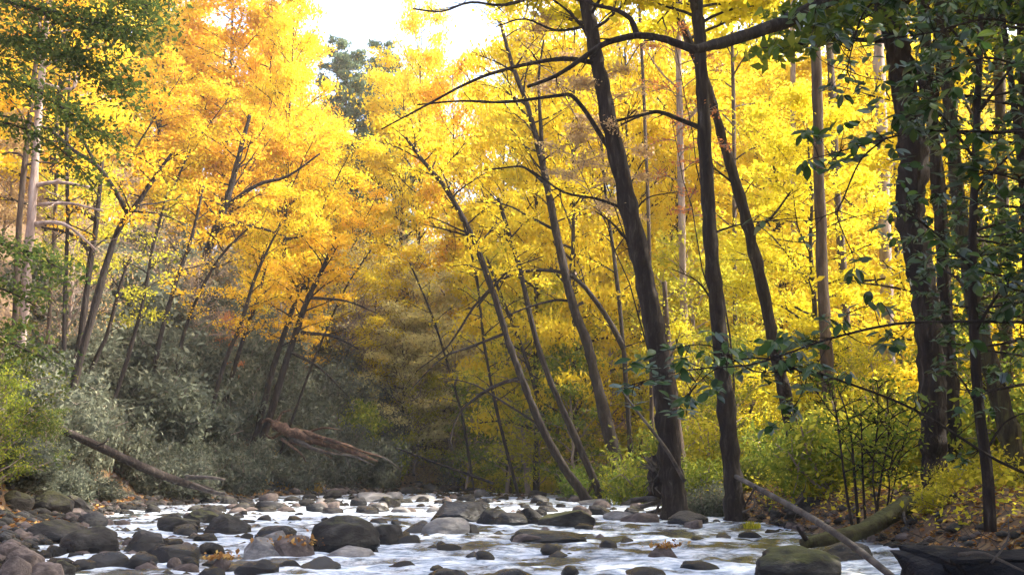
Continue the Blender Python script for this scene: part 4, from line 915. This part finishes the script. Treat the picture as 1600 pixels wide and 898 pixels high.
# dark leafy boughs reaching in at the top left: the canopy of a near tree rooted left of the view
def canopy_tree(name, label, x, y, H, rb, mat, leafN, leafS, bra, bark=M['bark'], spread=.45):
    g = gz(x, y); path = smooth_path([np.array([x, y, g-.3]), np.array([x+.2, y, g+H*.4]), np.array([x-.1, y+.3, g+H])])
    rr = np.linspace(rb, rb*.2, len(path)); root = thing(name, label, 'tree', (x, y, g))
    mb = MB(); mb.tube(path, rr, 9, wob=.05); mb.build('trunk', bark, root, smooth=True)
    lf = MB()
    for pts, w0, w1, dens, sprd in bra:
        q = smooth_path(pts); mb = MB(); mb.tube(q, np.linspace(w0, w1, len(q)), 5, cap=False)
        L = np.linalg.norm(np.diff(q, axis=0), axis=1).sum(); nn = int(L*5)
        for s_ in range(nn):
            v = (s_+random.random())/nn*.85+.15; j = int(v*(len(q)-1)); bd = unit(q[min(j+1, len(q)-1)]-q[max(j-1, 0)])
            dv = unit(bd*.5+np.cross(bd, [0, 0, 1])*random.uniform(-1, 1)+np.array([0, 0, random.uniform(-.35, .3)])); l2 = sprd*random.uniform(.5, 1.3); sp = [q[j]]
            for jj in range(3): dv = unit(dv+rng.normal(size=3)*.15+np.array([0, 0, -.06])); sp.append(sp[-1]+dv*l2/3)
            sp = np.array(sp); mb.tube(sp, np.linspace(.018, .005, 4), 3, cap=False)
            c = int(dens*1.5*random.uniform(.5, 1.5)); t = rng.uniform(0, 1, c)*3; ii = np.minimum(t.astype(int), 2); fr = (t-ii)[:, None]
            lf.leaves(sp[ii]*(1-fr)+sp[ii+1]*fr+rng.normal(size=(c, 3))*np.array([1, 1, .45])*spread*.8, leafS, up=1.2)
        mb.build('branch', bark, root)
    lf.build('crown', mat, root)
    return root
def PP(*a): return [P(*q) for q in a]
canopy_tree('canopy_tree', 'dark green leafy canopy hanging in at the upper left corner', -19, 33, 19, .3, M['canopy'], 0, .16,
 [(PP((-80, 60, 33), (20, 70, 33), (110, 90, 32), (200, 140, 32)), .07, .02, 60, 1.5), (PP((-80, -20, 33), (40, 10, 32), (130, 30, 32), (215, 50, 31)), .07, .02, 60, 1.6),
  (PP((-60, 130, 34), (30, 130, 34), (100, 170, 33), (170, 215, 33)), .06, .02, 40, 1.2), (PP((-60, -90, 33), (60, -60, 32), (170, -20, 32), (230, 10, 31)), .07, .02, 60, 1.6),
  (PP((-60, 180, 33), (20, 195, 33), (90, 230, 33), (150, 290, 33)), .05, .015, 26, 1.0)])
canopy_tree('canopy_tree', 'green boughs entering at the left edge halfway up', -17, 32, 9, .14, M['canopy'], 0, .15,
 [(PP((-60, 360, 32), (0, 380, 32), (60, 400, 32), (110, 430, 31)), .05, .015, 36, 1.0), (PP((-60, 440, 32), (0, 450, 32), (60, 480, 32)), .05, .015, 36, 1.0), (PP((-60, 520, 31), (0, 530, 31), (70, 560, 31)), .05, .015, 30, 1.0)])
# tan and rusty sprays caught against the trunks
def spray(label, px, py, Y, r, mat, n, size=.11, cat='tree', foot=None):
    x, y, z = P(px, py, Y); fx = foot if foot is not None else x+.6; g = gz(fx, y)
    root = thing('sapling', label, cat, (fx, y, g)); top = np.array([x, y, z])
    path = smooth_path([np.array([fx, y, g-.2]), np.array([lerp(fx, x, .15)+.25, y, lerp(g, z, .35)]), np.array([lerp(fx, x, .45)-.15, y+.2, lerp(g, z, .7)]), top])
    path[1:-1] += rng.normal(size=(len(path)-2, 3))*.05
    mb = MB(); mb.tube(path, np.linspace(.045, .012, len(path)), 6); mb.build('trunk', M['bark'], root)
    wd, lf = MB(), MB(); grow_crown(path, np.full(len(path), .05), .72, 12, r, n, size, .15, wood=wd, twigs=wd, leaf=lf, spread=.22, flat=.3)
    wd.build('branches', M['twig'], root); lf.build('crown', mat, root)
spray('tan leaved sapling whose flat sprays cross the upper part of the big leaning trunk', 925, 110, 43, 2.6, M['tan'], 2600, .13, foot=P(1040, 740, 43)[0])
spray('tan and olive sapling left of the big leaning trunk', 885, 215, 43.4, 2.2, M['tan'], 2200, .13, foot=P(1046, 740, 43.4)[0])
spray('salmon leaved sapling between the two dark trunks', 1050, 190, 41.5, 1.5, M['pink'], 800, .12, foot=P(1140, 740, 41.5)[0])
spray('rust leaved sapling high beside the straight trunk', 1050, 40, 41.2, 2.2, M['pink'], 700, .12, foot=P(1148, 740, 41.2)[0])
place('small', 345, hit(345, 640), h=6.5, wid=.75, mat=M['pink'], label='small salmon orange tree lit among the grey thicket of the left slope')

spray('small tan leaved sapling reaching behind the arched dark branch', 830, 40, 44, 2.6, M['tan'], 1500, .13, foot=P(1046, 740, 44)[0])
# off to the right of the view: the trees whose crowns keep the near river in shade
for k, (x, y, s) in enumerate([(17, 8, .9), (16, 18, .95), (22, 26, 1.05), (27, 14, 1.1), (33, 30, 1.1), (14, -4, .9), (30, 3, 1.1), (24, 38, 1.05), (20, 48, .95)]):
    o = copy_tree(random.choice(PT['tall']), (x, y, gz(x, y)), random.uniform(0, 6), (1.1*s, 1.1*s, s), M['green'] if k % 2 else M['yellow'])
    tag(o, 'tall leafy tree on the right bank outside the picture', 'tree', 'bank trees beyond the right edge')
for k in PT:
    for r_ in PT[k]: hide_proto(r_)

# ------------------------------------------------------------------ fallen wood
def log(name, label, pts, rads, mat, n=10, wob=.07, cat='log', extra=()):
    q = smooth_path(pts); rr = np.interp(np.linspace(0, len(rads)-1, len(q)), range(len(rads)), rads)
    root = thing(name, label, cat, q[len(q)//2])
    mb = MB(); mb.tube(q, rr, n, wob=wob, ridge=.08 if n > 8 else 0); mb.build('trunk', mat, root, smooth=True)
    for (nm, pts2, r2, mt) in extra:
        mb = MB(); mb.tube(smooth_path(pts2), np.interp(np.linspace(0, 1, (len(pts2)-1)*4+1), np.linspace(0, 1, len(r2)), r2), 6, wob=wob); mb.build(nm, mt, root, smooth=True)
    return root
def G(px, py, up=0, y0=15, ymax=110):
    Y = min(hit(px, py, y0), ymax); p = P(px, py, Y); p[2] += up; return p
log('fallen_trunk', 'long grey fallen trunk lying down the left slope to the water', PP((40, 640, 47), (100, 672, 49), (160, 700, 51), (220, 728, 53), (275, 750, 55), (330, 766, 57)), [.14, .17, .20, .21, .20, .16], M['bark'],
    extra=[('branch_stub', PP((150, 697, 50.6), (165, 690, 50), (170, 684, 50)), [.05, .03], M['deadwood']), ('branch_stub', PP((290, 745, 55.2), (330, 746, 55), (352, 749, 55)), [.12, .05], M['deadwood']), ('branch_stub', PP((300, 757, 55.6), (330, 768, 55), (352, 771, 54)), [.14, .07], M['deadwood'])])
log('splintered_trunk', 'broken reddish trunk with splintered end pointing down over the far bend', PP((428, 664, 77), (460, 678, 76), (505, 690, 75), (545, 704, 74), (590, 720, 73)), [.30, .34, .26, .16, .05], M['redwood'], n=12, wob=.2,
    extra=[('splinter', PP(*q), r, M['redwood'] if k % 3 else M['deadwood']) for k, (q, r) in enumerate([
     (((455, 684, 76), (500, 704, 74.5), (550, 712, 73.6), (585, 727, 73)), [.20, .10, .03]), (((470, 674, 76), (520, 688, 74), (570, 706, 73.4), (598, 714, 73)), [.18, .09, .03]),
     (((440, 686, 76), (470, 708, 75), (478, 722, 75)), [.12, .03]), (((560, 703, 74), (600, 715, 74), (628, 735, 74)), [.08, .03]), (((440, 668, 77), (418, 655, 78), (408, 662, 78)), [.2, .05]),
     (((480, 676, 76), (505, 668, 75), (535, 672, 75)), [.08, .02]), (((520, 698, 75), (540, 712, 74), (545, 728, 74)), [.06, .015]), (((432, 664, 77), (440, 645, 77), (455, 640, 77)), [.10, .03]),
     (((450, 690, 76), (490, 700, 75), (520, 716, 74)), [.12, .02]), (((500, 690, 75), (540, 694, 74), (575, 712, 73.6)), [.14, .03]), (((440, 676, 77), (425, 684, 78), (415, 678, 78)), [.14, .04])])])
log('leaning_pole', 'thin black pole slanting down to the far gravel bar', PP((618, 699, 84), (680, 722, 84), (772, 755, 84)), [.05, .09, .10], M['bark'], 6, .03)
log('slanting_pole', 'long straight peeled pole slanting from the right bank into the water', PP((1150, 744, 27), (1210, 776, 24.5), (1270, 810, 22), (1330, 850, 19.8), (1400, 905, 17.6)), [.055, .065, .065, .06, .055], M['deadwood'], 8, .02,
    extra=[('branch_stub', PP((1180, 760, 25.5), (1172, 775, 25.4), (1162, 792, 25.3)), [.03, .012], M['bark'])])
log('mossy_log', 'thick moss covered log lying at the right water edge', PP((1425, 785, 27.5), (1390, 805, 26.6), (1350, 826, 25.8), (1300, 839, 25.2), (1255, 848, 24.8)), [.22, .20, .17, .18, .12], M['mosslog'], 14, .07,
    extra=[('root', PP((1420, 788, 27.4), (1440, 810, 27), (1470, 835, 26)), [.14, .03], M['bark']), ('root', PP((1425, 782, 27.5), (1450, 780, 27.5), (1475, 795, 27)), [.12, .03], M['bark']), ('root', PP((1410, 790, 27), (1415, 815, 26.3), (1432, 835, 26)), [.05, .02], M['deadwood']),
           ('branch_stub', PP((1262, 846, 24.8), (1252, 832, 24.6), (1245, 822, 24.5)), [.06, .03], M['bark'])])
log('leaning_branch', 'bare grey branch leaning left beside the big leaning trunk', PP((1070, 752, 38), (1040, 700, 38), (1000, 648, 38), (965, 602, 38)), [.07, .06, .045, .02], M['deadwood'], 6, .03)
# upturned root plate
rp = P(1030, 742, 44); root = thing('root_plate', 'upturned tangle of pale roots left of the big leaning trunk foot', 'roots', (rp[0], rp[1], gz(rp[0], rp[1])))
mb = MB()
for k in range(26):
    a = random.uniform(0, 6.28); e = random.uniform(-.2, 1.2); d = np.array([math.cos(a)*math.cos(e), .4*math.sin(a)*math.cos(e), math.sin(e)]); p = [rp+rng.normal(size=3)*.12]
    for j in range(4): d = unit(d+rng.normal(size=3)*.4); p.append(p[-1]+d*random.uniform(.12, .3))
    mb.tube(p, np.linspace(.06, .012, 5), 5, cap=False)
mb.build('roots', M['deadwood'], root, smooth=True)
mb = MB(); mb.tube(smooth_path([rp+np.array([.1, .3, -.8]), rp+np.array([0, .2, 0]), rp+np.array([-.2, .3, .7])]), [.5]*3+[.42]*3+[.25]*3, 9, wob=.2); mb.build('root_clod', M['bark'], root, smooth=True)
# driftwood by the riffle
for k, (a, b, w, lab) in enumerate([((1000, 792), (1058, 776), .09, 'pale driftwood stick uppermost of the heap at the riffle'), ((1010, 802), (1064, 790), .08, 'bleached driftwood stick lying lowest in the heap'), ((985, 782), (1040, 778), .10, 'flat driftwood board behind the heap'),
                              ((1022, 806), (1034, 780), .05, 'short driftwood stub standing in the heap')]):
    Yd = 45-k*.5; log('driftwood_stick', lab, PP((a[0], a[1], Yd), ((a[0]+b[0])/2, (a[1]+b[1])/2-1, Yd), (b[0], b[1], Yd)), [w, w*1.1, w*.6], M['deadwood'], 6, .08, 'driftwood')
for k, (a, b, Yd, lab) in enumerate([((1160, 800), (1178, 776), 33, 'dead forked twig stuck in the bank left of the slanting pole'), ((1240, 790), (1252, 768), 30, 'bent pale twig on the bank beside the slanting pole'), ((1560, 845), (1600, 812), 22, 'crooked dead branch behind the huge dark slab'),
                                     ((1498, 866), (1600, 892), 13.5, 'thin bare stick lying across the huge dark slab')]):
    A, B = P(*a, Yd), P(*b, Yd); log('dead_branch', lab, [A, (A+B)/2+rng.normal(size=3)*.08, B], [.03, .025, .012], M['deadwood'], 5, .08, 'branch', [('twig', [(A+B)/2, (A+B)/2+np.array([.2, 0, .25]), (A+B)/2+np.array([.25, .05, .5])], [.015, .006], M['deadwood'])])
# grasses and moss tufts
def tuft(label, px, py, Y, r, h, n, mat, z=None):
    if z is None and Y > 60: Y = hit(px, py)+.6
    p = P(px, py, Y); g = gz(p[0], Y) if z is None else z
    mb = MB(); cl = [(random.gauss(0, .5)*r, random.gauss(0, .4)*r, random.uniform(.4, 1.1)) for _ in range(7)]
    for k in range(n):
        a = random.uniform(0, 6.28); q = random.random()**.6*r*.4; cx_, cy_, ch_ = random.choice(cl); b = np.array([p[0]+cx_+math.cos(a)*q, Y+cy_+math.sin(a)*q*.6, g-.05]); L = h*random.uniform(.3, 1.15)*ch_
        if z is None: b[2] = gz(b[0], b[1])-.05
        d = np.array([math.cos(a)*.5+random.gauss(0, .3), math.sin(a)*.4, 0]); t = b+np.array([0, 0, L*.65])+d*L*.25; e = b+np.array([0, 0, L*.75])+d*L*.75; w = np.array([.012, 0, 0])*max(1, Y/40)
        mb.add([b-w, b+w, t+w*.8, t-w*.8, e+w*.1, e-w*.1], [[0, 1, 2, 3], [3, 2, 4, 5]])
    o = mb.build('grass_tuft', mat, None, np.array([p[0], Y, g])); tag(o, label, 'grass')
tuft('golden dry grass hanging over the foot of the left bank', 452, 760, 82, 1.6, 1.1, 700, M['grass'])
tuft('orange brown grass left of the golden clump', 420, 758, 78, 1.8, .7, 500, M['orange'])
tuft('yellow grass tuft growing on a small rock in the riffle', 1178, 828, 33.5, .28, .32, 160, M['lime'], .12)
tuft('yellow moss draped tuft beside the driftwood heap', 1064, 785, 43, .5, .75, 500, M['grass'])
tuft('small golden grass at the far bend', 500, 766, 92, 1.4, .6, 300, M['grass'])
# fallen leaves
def scatter(label, n, f, size, mats, zo=.03):
    pts = []
    while len(pts) < n:
        x, y = f(); g = gz(x, y)
        if g > .12: pts.append((x, y, g+zo))
    mb = MB(); mb.leaves(np.array(pts)+rng.normal(size=(n, 3))*np.array([0, 0, .015]), size, up=3, asp=.7); tag(mb.build('fallen_leaves', mats), label, 'leaves', kind='stuff')
scatter('russet and tan fallen leaves carpeting the right bank', 22000, lambda: (lambda y: (float(XR(y))+abs(random.gauss(0, 6)), y))(random.uniform(18, 75)), .14, M['litter'])
scatter('brown fallen leaves on the foot of the left slope', 12000, lambda: (lambda y: (float(XL(y))-abs(random.gauss(0, 3)), y))(random.uniform(25, 95)), .16, M['litter'])
def heap(label, px, py, Y, z, r, n, mat):
    p = P(px, py, Y); c = np.stack([p[0]+rng.normal(size=n)*r, Y+rng.normal(size=n)*r*.5, z+np.abs(rng.normal(size=n))*r*.3], 1); mb = MB(); mb.leaves(c, .10, up=1, asp=.6); tag(mb.build('leaf_heap', mat), label, 'leaves', kind='stuff')
heap('rust red leaves caught on the stone in the left channel', 345, 872, dist0(884), .12, .16, 90, M['litter'])
heap('brown twigs and leaves caught beside the largest round boulder', 462, 850, dist0(868)+.2, .22, .26, 110, M['litter'])
heap('russet leaves heaped on the low rock in the near rapids', 1040, 860, dist0(869)+.2, .16, .2, 90, M['litter'])

# ground plants of the right bank: too many to count
mb = MB()
for k in range(850):
    y = random.uniform(20, 62); x = float(XR(y))+.6+abs(random.gauss(0, 7)); g = gz(x, y)
    if g < .3: continue
    n = random.randint(8, 26); r = random.uniform(.15, .5)
    c = np.array([x, y, g+.05])+np.abs(rng.normal(size=(n, 3)))*np.array([0, 0, .28])+rng.normal(size=(n, 3))*np.array([r, r, .02]); mb.leaves(c, .14, up=1.5, asp=.6)
tag(mb.build('ground_plants', M['lime']), 'low yellow green plants covering the right bank', 'plants', kind='stuff')
mb = MB()
for k in range(1500):
    y = random.uniform(18, 60); x = float(XR(y))+abs(random.gauss(0, 2.2))-.1; g = gz(x, y)
    if g < .05: continue
    p0 = np.array([x, y, g-.02]); d = unit(np.array([random.gauss(0, 1), random.gauss(0, 1), abs(random.gauss(0, .5))])); L = random.uniform(.2, .8)
    mb.tube([p0, p0+d*L*.5+rng.normal(size=3)*.05, p0+d*L+rng.normal(size=3)*.1], [.012, .009, .005], 3, cap=False)
tag(mb.build('twig_litter', M['deadwood']), 'tangle of fine dead twigs along the right water edge', 'twigs', kind='stuff')

# multi stemmed sapling clump
root_p = P(1345, 800, 28); root = thing('stem_clump', 'clump of thin upright dark stems left of the thick right trunk', 'shrub', (root_p[0], 28, gz(root_p[0], 28)))
lf = MB()
for (b, t, w) in [((1342, 800), (1312, 610), 6), ((1352, 798), (1345, 640), 5), ((1362, 796), (1385, 620), 5), ((1368, 797), (1400, 690), 4), ((1375, 796), (1372, 600), 4), ((1335, 800), (1296, 590), 5), ((1380, 794), (1425, 640), 3)]:
    A, B = P(*b, 28), P(*t, 28+random.uniform(-.6, .6)); A[2] = min(A[2], gz(A[0], A[1]))-.1; q = smooth_path([A, lerp(A, B, .4)+rng.normal(size=3)*.08, lerp(A, B, .75)+rng.normal(size=3)*.1, B])
    mb = MB(); mb.tube(q, np.linspace(w, w*.3, len(q))*mpp(28)/2, 6)
    grow_crown(q, np.full(len(q), .02), .35, 9, .95, 240, .10, .5, wood=mb, twigs=mb, leaf=lf, spread=.14)
    mb.build('stem', M['bark'], root)
lf.build('crown', M['green'], root)

# ------------------------------------------------------------------ the near evergreens with leaves one can pick apart
def big_leaf(name, mat, asp=.30, drop=.18, fold=.05):
    u = np.linspace(0, 1, 6); wv = np.array([.0, .62, .95, 1.0, .68, .0])*asp*.5
    V = []
    for t, w in zip(u, wv):
        z = -drop*t*t; V += [(t, 0, z), (t, w, z+fold*w/asp*2), (t, -w, z+fold*w/asp*2)]
    Fq = []
    for i in range(5):
        a = i*3; Fq += [[a, a+3, a+4, a+1], [a, a+2, a+5, a+3]]
    m = MB(); m.add(V, Fq); return m.mesh(name, mat, smooth=True), np.array(V), np.array(Fq)
M['big'] = leafmat('broad_dark_green_leaf', [(.022, .05, .014), (.038, .08, .02), (.06, .115, .026), (.14, .19, .035)], .42, .25, .35, objvar=1)
M['bigstuff'] = leafmat('broad_evergreen_leaf', [(.022, .05, .014), (.038, .08, .02), (.06, .115, .026), (.16, .20, .035)], .42, .25, .35)
LEAFM = [big_leaf('leaf', M['big'], a, d, f) for a, d, f in ((.46, .12, .05), (.50, .28, .08), (.42, .05, .04), (.48, .2, -.03))]
def euler_of(d, roll):
    d = Vector(d).normalized(); z = Vector((0, 0, 1)); y = z.cross(d)
    if y.length < .05: y = Vector((0, 1, 0))
    y.normalize(); zz = d.cross(y)
    from mathutils import Matrix
    m = Matrix((d, y, zz)).transposed(); return (m @ Matrix.Rotation(roll, 3, 'X'))
def evergreen(label, foot, trunk, limbs, leaf, dens, keep=300, twl=.45, name='rhododendron_tree', bark=None):
    """trunk: px points or None; limbs: (px points with Y, w0, w1 metres, whorls per metre)"""
    root = thing(name, label, 'shrub', foot); bark = bark or M['bark']; items = []
    if trunk:
        q = smooth_path(trunk[0]); mb = MB(); mb.tube(q, np.interp(np.linspace(0, 1, len(q)), [0, 1], trunk[1]), 8, wob=.05); mb.build('trunk', bark, root, smooth=True)
    for (pts, w0, w1, wpm) in limbs:
        q = smooth_path(pts); mb = MB(); mb.tube(q, np.linspace(w0, w1, len(q)), 6, wob=.06)
        L = np.linalg.norm(np.diff(q, axis=0), axis=1).sum(); ends = [q[-1]] if wpm else []
        for s_ in range(int(L*wpm*1.5)):
            v = random.uniform(.05, 1); j = int(v*(len(q)-1)); bd = unit(q[min(j+1, len(q)-1)]-q[max(j-1, 0)])
            dv = unit(bd*.4+rng.normal(size=3)*.8+np.array([0, 0, .12])); l2 = twl*random.uniform(.4, 1.3); sp = [q[j]]
            for jj in range(3): dv = unit(dv+rng.normal(size=3)*.25); sp.append(sp[-1]+dv*l2/3)
            mb.tube(sp, [.008, .006, .005, .004], 3, cap=False); ends.append(sp[-1])
        mb.build('branch', bark, root, smooth=True)
        for e in ends:
            nl = random.randint(4, 8); a0 = random.uniform(0, 6.28); tilt = random.uniform(-.7, .35)
            for q_ in range(nl):
                a = a0+q_*6.28/nl+random.gauss(0, .25); el = tilt+random.gauss(0, .25); items.append((e+rng.normal(size=3)*.03, np.array([math.cos(a)*math.cos(el), math.sin(a)*math.cos(el), math.sin(el)]), leaf*random.uniform(.65, 1.2)))
    vis = [i for i in range(len(items)) if (lambda q: 0 <= q[0] <= 1600 and 0 <= q[1] <= 898)(project(*items[i][0]))]
    vis.sort(key=lambda i: items[i][0][1]-items[i][2]*30); ks = set(vis[:keep]); base = Vector(root.location); st = MB()
    for i, (p, d, s) in enumerate(items):
        k = i % len(LEAFM); rm = euler_of(d, random.gauss(0, .4))
        if i in ks:
            o = bpy.data.objects.new('leaf', LEAFM[k][0]); C.collection.objects.link(o); o.parent = root; o.location = Vector(p)-base
            o.rotation_euler = rm.to_euler(); o.scale = (s, s, s)
        else:
            st.add((np.array(rm)@(LEAFM[k][1]*s).T).T+p, LEAFM[k][2])
    if st.n:
        o = st.build('foliage', M['bigstuff'], root); o['kind'] = 'stuff'
    return root
Y1 = 17
evergreen('thin dark sapling with broad leaves in front of the right leaning trunk', (P(1546, 815, Y1)[0], Y1, gz(P(1546, 815, Y1)[0], Y1)),
 (PP((1548, 830, Y1), (1543, 740, Y1), (1530, 640, Y1), (1522, 520, Y1), (1519, 400, Y1), (1524, 250, Y1), (1530, 100, Y1), (1535, -30, Y1)), (.095, .045)),
 [(PP((1522, 420, 17), (1480, 380, 16.4), (1430, 340, 15.6), (1400, 320, 15)), .03, .01, 5), (PP((1524, 300, 17), (1560, 260, 16.5), (1600, 220, 16)), .03, .01, 6),
  (PP((1524, 250, 17), (1480, 190, 16.6), (1440, 150, 16)), .03, .01, 6), (PP((1526, 180, 17), (1570, 120, 16.6), (1610, 60, 16)), .03, .01, 6), (PP((1528, 100, 17), (1490, 50, 16.6), (1450, 10, 16.4)), .03, .01, 6),
  (PP((1522, 520, 17), (1560, 460, 16.6), (1600, 430, 16.4)), .03, .01, 6), (PP((1520, 470, 17), (1490, 430, 17.4), (1450, 420, 18)), .025, .01, 5), (PP((1524, 360, 17), (1560, 350, 17.4), (1610, 340, 17.6)), .025, .01, 6),
  (PP((1530, 640, 17), (1500, 590, 17), (1470, 570, 17)), .02, .008, 2), (PP((1543, 700, 17), (1570, 660, 17), (1610, 640, 16.6)), .02, .008, 2), (PP((1528, 50, 17), (1560, 10, 17), (1600, -10, 17)), .03, .01, 7)], .15, 8, twl=.5)
Y2 = 13.5; xb = P(1700, 740, Y2)[0]
evergreen('broad leaved evergreen reaching in from the right edge, its lowest bough crossing to the middle', (xb, Y2, gz(xb, Y2)),
 ([np.array([xb, Y2, gz(xb, Y2)-.2]), np.array([xb-.1, Y2, 2.5]), np.array([xb+.1, Y2, 5.2]), np.array([xb-.1, Y2, 8])], (.10, .04)),
 [(PP((1700, 500, 13.5), (1600, 503, 13.4), (1500, 502, 13.2), (1400, 506, 13), (1300, 528, 12.9), (1230, 552, 12.8), (1170, 570, 12.8), (1100, 575, 12.8), (1040, 585, 12.8), (975, 605, 12.8)), .02, .005, 4.5),
  (PP((1700, 195, 13.5), (1600, 206, 13.4), (1500, 205, 13.3), (1430, 206, 13.2), (1395, 214, 13.1), (1330, 232, 13), (1262, 250, 13)), .02, .006, 7),
  (PP((1385, 215, 13.1), (1345, 250, 13), (1318, 310, 13), (1308, 335, 13), (1318, 365, 13), (1333, 400, 13), (1336, 425, 13)), .012, .004, 1.0), (PP((1310, 330, 13), (1260, 345, 13), (1190, 345, 13)), .008, .003, 1.0),
  (PP((1700, 380, 13.5), (1600, 385, 13.4), (1530, 400, 13), (1460, 400, 12.8)), .02, .006, 7), (PP((1700, 300, 13.5), (1620, 290, 13.2), (1550, 270, 13), (1500, 280, 13)), .02, .006, 8),
  (PP((1700, 100, 13.5), (1620, 110, 13.2), (1540, 90, 13), (1470, 120, 13), (1420, 150, 13)), .02, .006, 7), (PP((1700, 620, 13.5), (1600, 602, 13.3), (1540, 615, 13), (1495, 640, 13)), .013, .004, .6),
  (PP((1700, 450, 13.5), (1600, 455, 13.4), (1560, 440, 13.2)), .016, .006, 8)], .19, 8, twl=.42)
Y3 = 12.5; xb = P(1760, 740, Y3)[0]
evergreen('high evergreen boughs hanging into the upper right of the picture', (xb, Y3, gz(xb, Y3)),
 ([np.array([xb, Y3, gz(xb, Y3)-.2]), np.array([xb-.1, Y3, 3.5]), np.array([xb, Y3, 7.8])], (.12, .05)),
 [(PP((1760, -60, 12.5), (1600, -40, 12.3), (1480, -25, 12), (1390, -10, 12), (1350, 20, 12), (1330, 80, 12), (1322, 120, 12)), .022, .006, 6), (PP((1480, -25, 12), (1380, -30, 12), (1310, -15, 12), (1270, 5, 12), (1240, 25, 12)), .014, .005, 6),
  (PP((1760, 20, 12.5), (1620, 40, 12.3), (1540, 30, 12), (1460, 50, 12), (1400, 60, 12)), .02, .006, 7), (PP((1760, -10, 12.5), (1640, 0, 12.3), (1560, 10, 12)), .02, .006, 8),
  (PP((1760, 160, 12.5), (1640, 170, 12.3), (1580, 180, 12.2)), .02, .006, 7)], .17, 8, twl=.4)
xb = P(1180, 740, 16)[0]
evergreen('small broad leaved evergreen with sprays in front of the two dark trunks', (P(1660, 740, 15)[0], 15, gz(P(1660, 740, 15)[0], 15)), None,
 [(PP((1660, 760, 15), (1560, 720, 14.6), (1430, 640, 14.2), (1300, 590, 14), (1200, 560, 14), (1130, 570, 14), (1080, 610, 14), (1072, 650, 14)), .02, .005, 3.2),
  (PP((1250, 575, 14), (1180, 580, 14), (1110, 540, 14), (1050, 545, 14), (1010, 560, 14)), .01, .004, 6), (PP((1230, 570, 14), (1260, 590, 14), (1240, 640, 14)), .01, .004, 4)], .17, 8, twl=.35)

# an extra broad leaved evergreen behind, filling the right side
Y4 = 21; xb = P(1640, 740, Y4)[0]
evergreen('dense dark evergreen filling the right edge behind the thin sapling', (xb, Y4, gz(xb, Y4)),
 ([np.array([xb, Y4, gz(xb, Y4)-.2]), np.array([xb-.2, Y4, 3.5]), np.array([xb-.1, Y4, 7]), np.array([xb-.3, Y4, 11])], (.12, .05)),
 [(PP((1640, a, Y4), (1560, a-10, Y4-.3), (1480, a-25, Y4-.5), (c, a-15, Y4-.8)), .03, .008, 5) for a, c in ((560, 1500), (500, 1470), (440, 1450), (390, 1480), (330, 1440), (280, 1500), (230, 1450), (170, 1490), (110, 1460), (50, 1500), (0, 1440))]
 +[(PP((1600, a, Y4-1), (1540, a+10, Y4-1.3), (1470, a+5, Y4-1.5)), .03, .008, 4) for a in (600, 530, 470, 360, 300, 200, 140)]+[(PP((1640, a, Y4), (1680, a-30, Y4), (1740, a-60, Y4)), .03, .008, 6) for a in (560, 400, 250, 100)], .16, 8, twl=.7)
# tell look-alike labels apart by their order across the view
from collections import defaultdict
bpy.context.view_layer.update()
D_ = defaultdict(list)
for o in bpy.data.objects:
    if o.parent is None and 'label' in o.keys(): D_[o['label']].append(o)
ORD = ['leftmost', 'second', 'third', 'fourth', 'fifth', 'sixth', 'seventh', 'eighth', 'ninth', 'tenth', 'eleventh', 'twelfth', 'thirteenth', 'fourteenth']
for lab, os_ in D_.items():
    if len(os_) > 1:
        os_.sort(key=lambda o: o.location.x/max(o.location.y, 1))
        for k_, o in enumerate(os_):
            q_ = ('the left one' if k_ == 0 else 'the right one') if len(os_) == 2 else (ORD[k_] if k_ == 0 else 'rightmost' if k_ == len(os_)-1 else (ORD+['fifteenth', 'sixteenth', 'seventeenth', 'eighteenth', 'nineteenth', 'twentieth'])[min(k_, 19)]+' from left')
            o['label'] = lab+', '+q_
            if len(o['label'].replace(',', '').split()) > 16: o['label'] = lab.replace(', in the', ',').replace('autumn ', '').replace(' round ', ' ').replace(' flat ', ' ').replace(' grey ', ' ').replace(' brown ', ' ')+', '+q_

# ------------------------------------------------------------------ the hazy valley air
mb = MB(); x0, x1, y0, y1, z0, z1 = -302, 302, -122, 602, -2.2, 96
mb.add([(x0, y0, z0), (x1, y0, z0), (x1, y1, z0), (x0, y1, z0), (x0, y0, z1), (x1, y0, z1), (x1, y1, z1), (x0, y1, z1)], [[0, 3, 2, 1], [4, 5, 6, 7], [0, 1, 5, 4], [1, 2, 6, 5], [2, 3, 7, 6], [3, 0, 4, 7]])
hm = bpy.data.materials.new('valley_haze'); hm.use_nodes = True; hn = hm.node_tree.nodes; hn.clear()
pv = hn.new('ShaderNodeVolumePrincipled'); pv.inputs['Color'].default_value = (.95, .93, .90, 1); pv.inputs['Density'].default_value = .0003; pv.inputs['Anisotropy'].default_value = .35
ho = hn.new('ShaderNodeOutputMaterial'); hm.node_tree.links.new(pv.outputs[0], ho.inputs['Volume'])
tag(mb.build('haze', hm), kind='stuff')
for o in bpy.data.objects:                               # twigs too fine to pick apart
    if o.parent is not None and o.name.split('.')[0] in ('branches', 'stems'): o['kind'] = 'stuff'
